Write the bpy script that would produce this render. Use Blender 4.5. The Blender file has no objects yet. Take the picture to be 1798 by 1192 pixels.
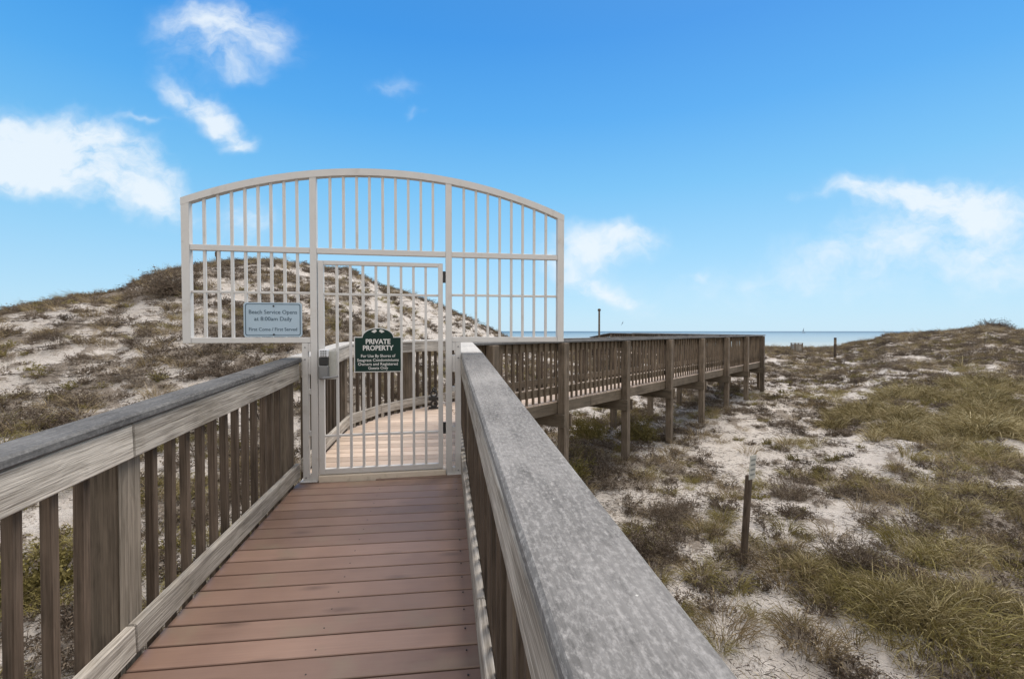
import bpy, math, random
import numpy as np
from mathutils import Vector, Matrix

random.seed(7)
RNG = np.random.default_rng(11)
EYE = 5.0                      # camera height above the sea (metres)
S = bpy.context.scene
COL = S.collection
V = Vector
SKY_STR = 0.10
CLOUD = (5.5, 5.95, 6.3)         # clouds in front
FILLCLOUD = (9.6, 8.8, 7.9)  # unseen clouds behind the viewer, added bright and warm to fill the shade
SUN_STR = 2.5
EXPO = 0.68

# ------------------------------------------------------------------ tagging
def tag(o, label=None, cat=None, group=None, kind=None):
    if label: o['label'] = label
    if cat: o['category'] = cat
    if group: o['group'] = group
    if kind: o['kind'] = kind
    return o

def empty(name, loc, label=None, cat=None, group=None, rot=(0, 0, 0)):
    o = bpy.data.objects.new(name, None)
    COL.objects.link(o)
    o.location = loc
    o.rotation_euler = rot
    o.empty_display_size = 0.2
    return tag(o, label, cat, group)

# ------------------------------------------------------------------ materials
def new_mat(name):
    m = bpy.data.materials.new(name)
    m.use_nodes = True
    nt = m.node_tree
    for n in list(nt.nodes):
        nt.nodes.remove(n)
    out = nt.nodes.new('ShaderNodeOutputMaterial')
    b = nt.nodes.new('ShaderNodeBsdfPrincipled')
    nt.links.new(b.outputs[0], out.inputs[0])
    return m, nt, b

def N(nt, typ, ins=None, **props):
    n = nt.nodes.new(typ)
    for k, v in props.items():
        setattr(n, k, v)
    if ins:
        for k, v in ins.items():
            s = n.inputs[k]
            if isinstance(v, bpy.types.NodeSocket):
                nt.links.new(v, s)
            else:
                s.default_value = v
    return n

def mathn(nt, op, a, b=None, c=None, clamp=False):
    ins = {0: a}
    if b is not None: ins[1] = b
    if c is not None: ins[2] = c
    n = N(nt, 'ShaderNodeMath', ins, operation=op)
    n.use_clamp = clamp
    return n.outputs[0]

def ramp(nt, fac, stops):
    n = nt.nodes.new('ShaderNodeValToRGB')
    nt.links.new(fac, n.inputs[0])
    el = n.color_ramp.elements
    while len(el) > 1:
        el.remove(el[-1])
    el[0].position = stops[0][0]
    el[0].color = col4(stops[0][1])
    for p, c in stops[1:]:
        e = el.new(p)
        e.color = col4(c)
    return n.outputs[0]

def col4(c):
    if isinstance(c, (int, float)):
        return (c, c, c, 1)
    return tuple(c) + ((1,) if len(c) == 3 else ())

def mixc(nt, fac, a, b, blend='MIX'):
    n = nt.nodes.new('ShaderNodeMix')
    n.data_type = 'RGBA'
    n.blend_type = blend
    for s, v in ((n.inputs[0], fac), (n.inputs[6], a), (n.inputs[7], b)):
        if isinstance(v, bpy.types.NodeSocket):
            nt.links.new(v, s)
        else:
            s.default_value = col4(v) if s.type == 'RGBA' else v
    return n.outputs[2]

def noise(nt, vec, scale, detail=4, rough=0.55, dist=0.0):
    n = N(nt, 'ShaderNodeTexNoise', {'Vector': vec, 'Scale': scale, 'Detail': detail,
                                     'Roughness': rough, 'Distortion': dist})
    return n.outputs['Fac']

def bump(nt, bsdf, h, strength=0.3, dist=0.01):
    n = N(nt, 'ShaderNodeBump', {'Height': h, 'Strength': strength, 'Distance': dist})
    nt.links.new(n.outputs[0], bsdf.inputs['Normal'])

def wood(name, dark, light, rough=0.8, grain=1.0, spec=0.3, speck=None, mottle=0.0, stain=None,
         bstr=0.35, green=0.0):
    """weathered timber; 'bc' is a per-vertex board coordinate, x along the grain"""
    m, nt, b = new_mat(name)
    at = N(nt, 'ShaderNodeAttribute', attribute_name='bc').outputs['Vector']
    oi = N(nt, 'ShaderNodeObjectInfo')
    rnd = oi.outputs['Random']
    offs = N(nt, 'ShaderNodeCombineXYZ', {0: mathn(nt, 'MULTIPLY', rnd, 37.0),
                                          1: mathn(nt, 'MULTIPLY', rnd, 11.0)}).outputs[0]
    vec = N(nt, 'ShaderNodeVectorMath', {0: at, 1: offs}, operation='ADD').outputs[0]
    # knots: swirl the grain round a few spots
    mp = N(nt, 'ShaderNodeMapping', {'Vector': vec, 'Scale': (1.2, 30, 30)}).outputs[0]
    mp2 = N(nt, 'ShaderNodeMapping', {'Vector': vec, 'Scale': (3.5, 140, 140)}).outputs[0]
    warp = noise(nt, vec, 5.0, 2)
    mpw = N(nt, 'ShaderNodeVectorMath', {0: mp, 1: N(nt, 'ShaderNodeCombineXYZ', {
        1: mathn(nt, 'MULTIPLY', warp, 1.6), 2: mathn(nt, 'MULTIPLY', warp, 1.6)}).outputs[0]},
        operation='ADD').outputs[0]
    g1 = noise(nt, mpw, 1.0, 5, 0.65)
    g2 = noise(nt, mp2, 1.0, 3, 0.6)
    big = noise(nt, vec, 2.2, 3)
    f = mathn(nt, 'ADD', mathn(nt, 'MULTIPLY', g1, 0.5), mathn(nt, 'MULTIPLY', g2, 0.5))
    f = mathn(nt, 'ADD', mathn(nt, 'MULTIPLY', mathn(nt, 'SUBTRACT', f, 0.5), 2.4 * grain), 0.5)
    f = mathn(nt, 'ADD', f, mathn(nt, 'MULTIPLY', mathn(nt, 'SUBTRACT', big, 0.5), 1.1 + mottle))
    c = ramp(nt, f, [(0.0, dark), (0.95, light)])
    # board to board tone
    bid = N(nt, 'ShaderNodeAttribute', attribute_name='bid').outputs['Fac']
    tone = mathn(nt, 'ADD', mathn(nt, 'MULTIPLY', bid, 0.34), 0.83)
    tone = mathn(nt, 'MULTIPLY', tone, mathn(nt, 'ADD', mathn(nt, 'MULTIPLY', rnd, 0.2), 0.9))
    c = N(nt, 'ShaderNodeVectorMath', {0: c, 'Scale': tone}, operation='SCALE').outputs[0]
    # knots
    vk = N(nt, 'ShaderNodeTexVoronoi', {'Vector': N(nt, 'ShaderNodeMapping', {
        'Vector': vec, 'Scale': (2.1, 7.5, 7.5)}).outputs[0], 'Scale': 1.0}).outputs['Distance']
    kn = mathn(nt, 'SUBTRACT', 1.0, mathn(nt, 'DIVIDE', vk, 0.21), clamp=True)
    c = mixc(nt, mathn(nt, 'MULTIPLY', kn, 0.65), c, tuple(0.45 * x for x in dark))
    if mottle:
        vst = N(nt, 'ShaderNodeMapping', {'Vector': vec, 'Scale': (0.6, 1, 1)}).outputs[0]
        q = noise(nt, vst, 90.0, 5, 0.75)
        q = mathn(nt, 'MULTIPLY', mathn(nt, 'SUBTRACT', q, 0.47), 5.0, clamp=True)
        c = mixc(nt, mathn(nt, 'MULTIPLY', q, mottle), c, tuple(min(1, 1.55 * x) for x in light))
        q = noise(nt, vst, 30.0, 6, 0.8)
        q = mathn(nt, 'MULTIPLY', mathn(nt, 'SUBTRACT', q, 0.52), 5.0, clamp=True)
        c = mixc(nt, mathn(nt, 'MULTIPLY', q, mottle), c, tuple(0.55 * x for x in dark))
    if speck:
        vs = N(nt, 'ShaderNodeTexVoronoi', {'Vector': vec, 'Scale': 14.0}).outputs['Distance']
        sp = mathn(nt, 'LESS_THAN', vs, 0.030)
        c = mixc(nt, mathn(nt, 'MULTIPLY', sp, 0.7), c, speck)
    if stain:
        q = noise(nt, vec, 3.5, 4, 0.6)
        q = mathn(nt, 'MULTIPLY', mathn(nt, 'SUBTRACT', q, 0.55), 6.0, clamp=True)
        c = mixc(nt, mathn(nt, 'MULTIPLY', q, 0.45), c, stain)
    nt.links.new(c, b.inputs['Base Color'])
    b.inputs['Roughness'].default_value = rough
    b.inputs['Specular IOR Level'].default_value = spec
    bump(nt, b, f, bstr, 0.004)
    return m

def plain(name, c, rough=0.5, metal=0.0, var=0.12, scale=9.0, spec=0.5, dirt=None, dscale=14.0):
    m, nt, b = new_mat(name)
    tc = N(nt, 'ShaderNodeTexCoord').outputs['Object']
    f = noise(nt, tc, scale, 5, 0.6)
    k = mathn(nt, 'ADD', mathn(nt, 'MULTIPLY', f, 2 * var), 1 - var)
    cc = N(nt, 'ShaderNodeVectorMath', {0: tuple(c), 'Scale': k}, operation='SCALE').outputs[0]
    if dirt:
        q = noise(nt, tc, dscale, 6, 0.7)
        q = mathn(nt, 'MULTIPLY', mathn(nt, 'SUBTRACT', q, 0.56), 7.0, clamp=True)
        cc = mixc(nt, mathn(nt, 'MULTIPLY', q, 0.55), cc, dirt)
    nt.links.new(cc, b.inputs['Base Color'])
    b.inputs['Roughness'].default_value = rough
    b.inputs['Metallic'].default_value = metal
    b.inputs['Specular IOR Level'].default_value = spec
    return m

M = {}
M['cap_blue'] = wood('weathered_cap_wood', (0.06, 0.06, 0.06), (0.17, 0.17, 0.168), mottle=0.45, speck=(0.45, 0.45, 0.43), grain=0.9, spec=0.15)
M['cap_gray'] = wood('lichen_grey_cap_wood', (0.105, 0.103, 0.10), (0.25, 0.245, 0.237), mottle=0.62, speck=(0.6, 0.6, 0.56), grain=0.8, bstr=0.4, spec=0.12)
M['board'] = wood('pale_weathered_board', (0.165, 0.145, 0.12), (0.50, 0.465, 0.41), grain=1.8, stain=(0.2, 0.175, 0.13), bstr=0.5)
M['dark'] = wood('brown_treated_wood', (0.032, 0.023, 0.015), (0.125, 0.093, 0.068), grain=1.2, bstr=0.5)
M['post'] = wood('grey_brown_post_wood', (0.06, 0.046, 0.032), (0.22, 0.175, 0.13), grain=1.3, bstr=0.5)
M['post_lit'] = wood('lit_side_post_wood', (0.10, 0.085, 0.065), (0.30, 0.26, 0.21), grain=1.4, bstr=0.5)  # paler copy of the post wood, painted for its lit side
M['rim'] = wood('brown_joist_wood', (0.07, 0.055, 0.038), (0.21, 0.17, 0.125), grain=1.1)
M['deck'] = wood('red_brown_deck_board', (0.155, 0.094, 0.069), (0.28, 0.185, 0.14), rough=0.42, grain=0.3, spec=0.5, stain=(0.20, 0.165, 0.115), bstr=0.12)
M['deck_pale'] = wood('pale_glare_deck_board', (0.38, 0.29, 0.225), (0.64, 0.53, 0.435), rough=0.6, grain=0.6, stain=(0.36, 0.22, 0.16))  # light wood, with the sky's glare on the planks put into its colour
M['paint'] = plain('off_white_gate_paint', (0.56, 0.55, 0.53), 0.42, var=0.05, dirt=(0.42, 0.39, 0.35), dscale=6)
M['cream'] = plain('cream_threshold_paint', (0.66, 0.58, 0.47), 0.55, var=0.1, dirt=(0.35, 0.28, 0.2))
M['steel'] = plain('dull_steel', (0.24, 0.245, 0.25), 0.38, 0.7)
M['bright'] = plain('bright_keypad', (0.7, 0.72, 0.75), 0.35, 0.2)
M['black'] = plain('black_metal', (0.018, 0.018, 0.018), 0.5)
M['green'] = plain('dark_green_sign', (0.008, 0.030, 0.024), 0.6, spec=0.2)
M['signblue'] = plain('pale_blue_sign', (0.36, 0.47, 0.56), 0.5, var=0.05)
M['navy'] = plain('slate_lettering', (0.05, 0.09, 0.13), 0.6)
M['letter'] = plain('grey_white_lettering', (0.62, 0.62, 0.60), 0.6)
M['signgray'] = plain('pale_grey_plate', (0.42, 0.42, 0.38), 0.6, dirt=(0.2, 0.19, 0.15))
M['cap_glare'] = wood('glare_white_cap_wood', (0.34, 0.33, 0.31), (0.58, 0.56, 0.52), mottle=0.3, grain=0.6)  # cap wood whitened, glare behind the gate put into the colour
M['bal_mid'] = wood('grey_brown_baluster_wood', (0.06, 0.045, 0.03), (0.22, 0.17, 0.12), grain=1.3)
M['navy_soft'] = plain('faded_print', (0.2, 0.21, 0.2), 0.7)
M['sail'] = plain('grey_sail', (0.35, 0.42, 0.48), 0.7)
M['bird'] = plain('grey_feathers', (0.10, 0.13, 0.16), 0.8)

# ------------------------------------------------------------------ mesh builder
class MB:
    def __init__(s):
        s.v = []; s.f = []; s.bc = []; s.bid = []
    def raw(s, verts, faces, bid=None, scale=1.0):
        o = len(s.v); r = random.random() if bid is None else bid
        off = V((random.uniform(0, 50), random.uniform(0, 50), random.uniform(0, 50)))
        for p in verts:
            s.v.append(tuple(p)); s.bc.append(tuple(V(p) * scale + off)); s.bid.append(r)
        for f in faces:
            s.f.append(tuple(i + o for i in f))
    def box(s, c, ax, ay, az, size, ch=0.004, skew=None):
        """chamfered box; ax is the grain direction"""
        c = V(c); ax = V(ax).normalized(); ay = V(ay).normalized(); az = V(az).normalized()
        hx, hy, hz = [d / 2 for d in size]
        ch = min(ch, hx * .45, hy * .45, hz * .45)
        o = len(s.v); r = random.random()
        off = V((random.uniform(0, 50), random.uniform(0, 50), random.uniform(0, 50)))
        idx = {}
        for sx in (-1, 1):
            for sy in (-1, 1):
                for sz in (-1, 1):
                    for k in range(3):
                        d = [hx, hy, hz]
                        for j in range(3):
                            if j != k: d[j] -= ch
                        l = V((sx * d[0], sy * d[1], sz * d[2]))
                        idx[(sx, sy, sz, k)] = len(s.v)
                        s.v.append(tuple(c + ax * l.x + ay * l.y + az * l.z))
                        s.bc.append(tuple(l + off)); s.bid.append(r)
        I = idx
        def face(ks):
            pts = [V(s.v[k]) for k in ks]
            n = (pts[1] - pts[0]).cross(pts[2] - pts[0])
            m = sum(pts, V()) / len(pts) - c
            s.f.append(tuple(ks) if n.dot(m) > 0 else tuple(reversed(ks)))
        for k in range(3):
            a, b = [j for j in range(3) if j != k]
            for sg in (-1, 1):
                q = []
                for sa, sb in ((-1, -1), (1, -1), (1, 1), (-1, 1)):
                    t = [0, 0, 0]; t[k] = sg; t[a] = sa; t[b] = sb
                    q.append(I[(*t, k)])
                face(q)
            # edges parallel to axis k
            for sa in (-1, 1):
                for sb in (-1, 1):
                    t1 = [0, 0, 0]; t1[a] = sa; t1[b] = sb; t1[k] = -1
                    t2 = list(t1); t2[k] = 1
                    face([I[(*t1, a)], I[(*t2, a)], I[(*t2, b)], I[(*t1, b)]])
        for sx in (-1, 1):
            for sy in (-1, 1):
                for sz in (-1, 1):
                    face([I[(sx, sy, sz, 0)], I[(sx, sy, sz, 1)], I[(sx, sy, sz, 2)]])
        return s
    def beam(s, A, B, w, h, ch=0.004, side=(0, 0, 0)):
        """beam from A to B; w horizontal thickness, h vertical height, centred on the line"""
        A = V(A); B = V(B); ax = (B - A).normalized()
        up = V((0, 0, 1))
        ay = up.cross(ax)
        if ay.length < 1e-4: ay = V((0, 1, 0))
        ay.normalize(); az = ax.cross(ay)
        return s.box((A + B) / 2, ax, ay, az, ((B - A).length, w, h), ch)
    def post(s, p, z0, z1, w, d, dirv=(1, 0, 0), ch=0.004):
        dv = V(dirv).normalized(); n = V((0, 0, 1)).cross(dv)
        return s.box((p[0], p[1], (z0 + z1) / 2), (0, 0, 1), dv, n, (z1 - z0, w, d), ch)
    def tube(s, pts, r, n=8, caps=True):
        pts = [V(p) for p in pts]
        rs = r if isinstance(r, (list, tuple)) else [r] * len(pts)
        rings = []; vs = []
        for i, p in enumerate(pts):
            t = (pts[min(i + 1, len(pts) - 1)] - pts[max(i - 1, 0)]).normalized()
            a = t.cross(V((0, 0, 1)))
            if a.length < 0.05: a = t.cross(V((0, 1, 0)))
            a.normalize(); b = t.cross(a)
            rings.append([len(vs) + k for k in range(n)])
            for k in range(n):
                an = 2 * math.pi * k / n
                vs.append(p + (a * math.cos(an) + b * math.sin(an)) * rs[i])
        fs = []
        for i in range(len(pts) - 1):
            for k in range(n):
                k2 = (k + 1) % n
                fs.append((rings[i][k], rings[i + 1][k], rings[i + 1][k2], rings[i][k2]))
        if caps:
            fs.append(tuple(rings[0])); fs.append(tuple(reversed(rings[-1])))
        s.raw(vs, fs); return s
    def prism(s, outline, y0, y1):
        """outline in local x,z extruded from y0 (front) to y1 (back)"""
        n = len(outline)
        vs = [V((x, y0, z)) for x, z in outline] + [V((x, y1, z)) for x, z in outline]
        fs = [tuple(range(n)), tuple(reversed(range(n, 2 * n)))]
        for i in range(n):
            j = (i + 1) % n
            fs.append((i, i + n, j + n, j))
        s.raw(vs, fs); return s
    def mesh(s, name, mat):
        me = bpy.data.meshes.new(name)
        me.from_pydata(s.v, [], s.f)
        a = me.attributes.new('bc', 'FLOAT_VECTOR', 'POINT')
        a.data.foreach_set('vector', np.array(s.bc, 'f').ravel())
        a = me.attributes.new('bid', 'FLOAT', 'POINT')
        a.data.foreach_set('value', np.array(s.bid, 'f'))
        me.materials.append(mat)
        me.update()
        return me
    def build(s, name, mat, parent=None, loc=None, fixn=False):
        me = s.mesh(name, mat)
        if fixn:
            import bmesh
            bm = bmesh.new(); bm.from_mesh(me)
            bmesh.ops.recalc_face_normals(bm, faces=bm.faces)
            bm.to_mesh(me); bm.free()
        o = bpy.data.objects.new(name, me)
        COL.objects.link(o)
        if parent: o.parent = parent
        if loc is not None: o.location = loc
        return o

# ------------------------------------------------------------------ terrain
F = 830.0
def _hash(ix, iy, seed):
    h = (ix * 374761393 + iy * 668265263 + seed * 1442695041) & 0xFFFFFFFF
    h = ((h ^ (h >> 13)) * 1274126177) & 0xFFFFFFFF
    return ((h ^ (h >> 16)) & 0xFFFF) / 65535.0
def vnoise(x, y, seed=0):
    x = np.asarray(x, float); y = np.asarray(y, float)
    ix = np.floor(x).astype(np.int64); iy = np.floor(y).astype(np.int64)
    fx = x - ix; fy = y - iy
    fx = fx * fx * (3 - 2 * fx); fy = fy * fy * (3 - 2 * fy)
    a = _hash(ix, iy, seed); b = _hash(ix + 1, iy, seed)
    c = _hash(ix, iy + 1, seed); d = _hash(ix + 1, iy + 1, seed)
    return (a * (1 - fx) + b * fx) * (1 - fy) + (c * (1 - fx) + d * fx) * fy
def fbm(x, y, seed=0, o=4):
    t = 0; amp = 0.5; s = 0
    for i in range(o):
        t = t + amp * vnoise(x * 2 ** i, y * 2 ** i, seed + i * 17); s += amp; amp *= 0.5
    return t / s
def sstep(a, b, x):
    t = np.clip((x - a) / (b - a), 0, 1)
    return t * t * (3 - 2 * t)

# skyline of the dunes: (bearing as image column of a straight-ahead lens, height tangent row, distance along Y)
SKY = [(-700, 585, 12), (-300, 572, 13), (0, 553, 14), (67, 540, 14.5), (134, 525, 15), (208, 516, 16), (252, 494, 17),
       (315, 476, 18.5), (358, 465, 19.5), (414, 460, 20.5), (500, 460, 21.5), (548, 469, 22), (574, 474, 22.5),
       (608, 474, 23), (642, 491, 23.5), (671, 505, 24), (717, 517, 25), (745, 528, 26), (794, 549, 27),
       (834, 564, 28), (874, 588, 30), (930, 611, 34), (1000, 616, 38), (1340, 613, 40), (1432, 614, 40), (1473, 612, 39),
       (1498, 604, 38), (1538, 599, 37), (1557, 590, 37), (1588, 587, 37), (1653, 583, 37), (1706, 577, 36),
       (1743, 573, 35), (1774, 580, 34), (1798, 582, 34), (2100, 585, 34), (2600, 590, 34)]
_th = np.array([math.atan((p - 899) / F) for p, _, _ in SKY])
_D = np.array([d / math.cos(t) for (_, _, d), t in zip(SKY, _th)])
_e = np.array([(582 - y) / F * math.cos(t) for (_, y, _), t in zip(SKY, _th)])
_tt = np.linspace(0.05, 1.0, 60)
def _shape(t, p):
    return np.where(t < 1, (t ** p) * (1 + 0.55 * (1 - t) * t * 1.6), 1.0)
_p = np.interp([p for p, _, _ in SKY], [0, 440, 860, 1000, 1800], [1.35, 1.5, 1.9, 1.7, 1.5])
_zc = []
for D, e, p in zip(_D, _e, _p):
    lo, hi = -3.0, 12.0
    for _ in range(40):
        m = (lo + hi) / 2
        z = -2.9 + (m + 2.9) * _shape(_tt, p)
        if (z / (_tt * D)).max() > e: hi = m
        else: lo = m
    _zc.append(m)
_zc = np.array(_zc)

def ground(x, y):
    """terrain height relative to the sea (array)"""
    x = np.asarray(x, float); y = np.asarray(y, float)
    th = np.arctan2(x, y); d = np.hypot(x, y) + 1e-6
    back = sstep(1.25, 1.9, np.abs(th))
    D = np.interp(th, _th, _D); zc = np.interp(th, _th, _zc); p = np.interp(th, _th, _p)
    D = D * (1 - back) + 25 * back; zc = zc * (1 - back) + -2.0 * back
    t = d / D
    z = -2.9 + (zc + 2.9) * _shape(np.minimum(t, 1), p)
    fall = sstep(0, 1, (d - D) / 26.0)
    z = z * (1 - fall) + (-4.35) * fall
    z = z - np.clip((d - 110) / 60.0, 0, 3) * 1.4
    am = np.clip(d / 6, 0, 1) * (1 - 0.75 * sstep(35, 60, d))
    nearD = np.exp(-((t - 1) / 0.12) ** 2)
    z = z + (fbm(x * 0.42, y * 0.42, 3, 3) - 0.5) * 0.42 * am * (1 - 0.6 * nearD)
    z = z + (fbm(x * 1.9, y * 1.9, 5, 3) - 0.5) * 0.12 * am
    # keep the sand below the boardwalk
    walk = np.exp(-((x + 1.4) / 3.0) ** 2) * sstep(9.5, 6.5, y)
    z = np.where(z > -2.2, z * (1 - walk) + -2.2 * walk, z)
    return z + EYE

def g1(x, y):
    return float(ground(np.array([x]), np.array([y]))[0])

def green_mask(x, y):
    """big olive grass bank on the right"""
    r = x / np.maximum(y, 0.5)
    lo = np.interp(r, [.60, .70, .82, 1.1, 1.6], [13.5, 12.2, 10.2, 8.7, 8.3])
    hi = np.interp(r, [.60, .70, .82, 1.1, 1.6], [15.0, 17.0, 17.5, 18.5, 22.0])
    f = np.minimum(np.minimum((r - 0.64) / 0.09, (y - lo) / 1.3), (hi - y) / 4.0)
    return sstep(0.0, 0.8, np.clip(f, -1, 1.0) + (fbm(x * 0.9, y * 0.9, 41, 4) - 0.56) * 3.4) * (y > 1)

def veg(x, y):
    n = fbm(x * 0.5, y * 0.5, 21, 3) * 0.34 + fbm(x * 1.9, y * 1.9, 31, 3) * 0.30 + (fbm(x * 4.6, y * 4.6, 33, 3) - .5) * 0.48 + .18
    d = np.hypot(x, y)
    # white face of the tall dune
    bare = np.exp(-(((np.arctan2(x, y) + 0.24) / 0.2) ** 2)) * sstep(12, 17, d) * 0.08
    # open sand between the boardwalk end and the middle of the slope
    for cx, cy, ax_, ay_, k in ((4.6, 11.8, 1.8, 2.4, .09), (8.2, 9.2, 2.4, 1.2, .08), (13.0, 28.0, 3.0, 3.5, .06),
                                (11.0, 21.0, 1.3, 5.0, .05), (4.4, 8.4, 1.0, .6, .06), (5.2, 6.6, 1.2, .7, .06), (3.4, 4.6, .6, .8, .06)):
        bare = bare + k * np.exp(-(((x - cx) / ax_) ** 2 + ((y - cy) / ay_) ** 2))
    crest = 0.05 * np.exp(-(((d / np.interp(np.arctan2(x, y), _th, _D)) - 1.0) / 0.07) ** 2)
    crest = crest + 0.04 * (x > 3) * sstep(22, 30, d) + 0.010 * (x < 0) - 0.030 * (x > 1) * sstep(16, 11, y)
    return sstep(0.452, 0.55, n - bare + crest)

def make_terrain():
    th = np.concatenate([np.linspace(-math.pi, -1.15, 80, endpoint=False),
                         np.linspace(-1.15, 1.15, 1050, endpoint=False),
                         np.linspace(1.15, math.pi, 80)])
    r = np.concatenate([[0.0], np.geomspace(0.6, 200, 460)])
    T, R = np.meshgrid(th, r)
    X = np.sin(T) * R; Y = np.cos(T) * R
    Z = ground(X, Y)
    vg = veg(X, Y); gm = green_mask(X, Y)
    # little hummocks of trapped sand under the plants
    Z = Z + 0.05 * vg * (R < 60)
    nt_, nr = len(th), len(r)
    me = bpy.data.meshes.new('sand_dunes')
    me.vertices.add(nt_ * nr)
    me.vertices.foreach_set('co', np.stack([X, Y, Z], -1).astype('f').ravel())
    i = np.arange(nr - 1)[:, None] * nt_ + np.arange(nt_ - 1)[None, :]
    q = np.stack([i, i + 1, i + 1 + nt_, i + nt_], -1).reshape(-1, 4)
    q = q[:, ::-1]
    me.loops.add(q.size); me.loops.foreach_set('vertex_index', q.ravel().astype(np.int32))
    me.polygons.add(len(q)); me.polygons.foreach_set('loop_start', (np.arange(len(q)) * 4).astype(np.int32))
    me.polygons.foreach_set('loop_total', np.full(len(q), 4, np.int32))
    me.update(); me.validate()
    for nm, a in (('veg', vg), ('grn', gm)):
        at = me.attributes.new(nm, 'FLOAT', 'POINT'); at.data.foreach_set('value', a.astype('f').ravel())
    me.polygons.foreach_set('use_smooth', np.ones(len(me.polygons), bool))
    m, nt, b = new_mat('white_sand')
    pos = N(nt, 'ShaderNodeNewGeometry').outputs['Position']
    v_ = N(nt, 'ShaderNodeAttribute', attribute_name='veg').outputs['Fac']
    gr = N(nt, 'ShaderNodeAttribute', attribute_name='grn').outputs['Fac']
    n1 = noise(nt, pos, 3.0, 6, 0.6); n2 = noise(nt, pos, 22.0, 5, 0.7); n3 = noise(nt, pos, 55.0, 5, 0.8)
    sand = ramp(nt, n1, [(0.3, (0.45, 0.41, 0.365)), (0.7, (0.62, 0.585, 0.54))])
    # scattered dead matter on the sand, thicker where plants grow
    l = mathn(nt, 'ADD', mathn(nt, 'MULTIPLY', n2, 0.45), mathn(nt, 'MULTIPLY', n3, 0.55))
    vv = mathn(nt, 'MAXIMUM', v_, gr)
    l = mathn(nt, 'ADD', l, mathn(nt, 'MULTIPLY', vv, 0.17))
    l = mathn(nt, 'ADD', l, mathn(nt, 'MULTIPLY', mathn(nt, 'SUBTRACT', n1, 0.5), 0.25))
    lf = mathn(nt, 'MULTIPLY', mathn(nt, 'SUBTRACT', l, 0.535), 13.0, clamp=True)
    litter = ramp(nt, n3, [(0.35, (0.07, 0.054, 0.038)), (0.7, (0.26, 0.21, 0.155))])
    c = mixc(nt, mathn(nt, 'MULTIPLY', lf, 0.8), sand, litter)
    nt.links.new(c, b.inputs['Base Color'])
    b.inputs['Roughness'].default_value = 0.95
    b.inputs['Specular IOR Level'].default_value = 0.1
    h = mathn(nt, 'ADD', mathn(nt, 'MULTIPLY', n1, 0.6), mathn(nt, 'MULTIPLY', n2, 0.4))
    bump(nt, b, h, 1.0, 0.12)
    me.materials.append(m)
    o = bpy.data.objects.new('sand_dunes', me); COL.objects.link(o)
    tag(o, kind='structure')

make_terrain()

def make_sea():
    me = bpy.data.meshes.new('sea')
    n = 96; R = [60, 160, 400, 1200, 5000, 30000]
    vs = []; fs = []
    for r in R:
        for k in range(n):
            a = 2 * math.pi * k / n
            vs.append((r * math.sin(a), r * math.cos(a), 0.0))
    for i in range(len(R) - 1):
        for k in range(n):
            k2 = (k + 1) % n
            fs.append((i * n + k, (i + 1) * n + k, (i + 1) * n + k2, i * n + k2)[::-1])
    me.from_pydata(vs, [], fs); me.update()
    m, nt, b = new_mat('gulf_water')
    pos = N(nt, 'ShaderNodeNewGeometry').outputs['Position']
    sy = N(nt, 'ShaderNodeSeparateXYZ', {0: pos}).outputs[1]
    wp = N(nt, 'ShaderNodeMapping', {'Vector': pos, 'Scale': (0.02, 0.12, 1)}).outputs[0]
    w = noise(nt, wp, 1.0, 5, 0.6)
    f = mathn(nt, 'DIVIDE', mathn(nt, 'ADD', sy, mathn(nt, 'MULTIPLY', w, 120.0)), 3000.0, clamp=True)
    c = ramp(nt, f, [(0.05, (0.40, 0.44, 0.42)), (0.10, (0.24, 0.34, 0.39)), (0.2, (0.18, 0.29, 0.37)), (0.42, (0.12, 0.225, 0.31)), (0.9, (0.05, 0.12, 0.19))])
    nt.links.new(c, b.inputs['Base Color'])
    b.inputs['Roughness'].default_value = 0.6
    b.inputs['Specular IOR Level'].default_value = 0.12
    bp = noise(nt, N(nt, 'ShaderNodeMapping', {'Vector': pos, 'Scale': (0.4, 1.2, 1)}).outputs[0], 1.0, 5, 0.6)
    bump(nt, b, bp, 1.0, 0.5)
    me.materials.append(m)
    o = bpy.data.objects.new('sea', me); COL.objects.link(o); tag(o, kind='structure')
make_sea()

# ------------------------------------------------------------------ boardwalk geometry
def LX(y): return -1.345 - 0.107 * y           # inner face of the left handrail
def RX(y): return 0.141 - 0.142 * y            # inner face of the right handrail
def deckz(y): return EYE - 1.50 + 0.0566 * min(y, 5.5)
FLAT = deckz(9)
RD = V((-0.1239, 1.0, 0)).normalized()         # ramp direction
RP = V((RD.y, -RD.x, 0))                       # across the ramp, to the right
D2 = V((0.857, 1, 0)).normalized()             # long walkway direction
N2 = V((D2.y, -D2.x, 0))                       # outwards, towards the viewer
def near(y, off=0.0):                          # point on the near post line of the long walkway
    return V((-6.076 + 0.857 * y, y, 0)) + N2 * off
def far(y, off=0.0):
    return V((-7.91 + 0.857 * y, y, 0)) - N2 * off
G_Y = 8.1 + 6 * 1.737
P1 = V((-1.957, 5.72, 0)); P1b = V((-1.80, 6.5, 0)); P2 = V((-1.50, 7.15, 0)); P3 = V((-1.10, 7.78, 0))
CN = V((-0.64, 6.25, 0))
P4 = far(8.6)

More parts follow.
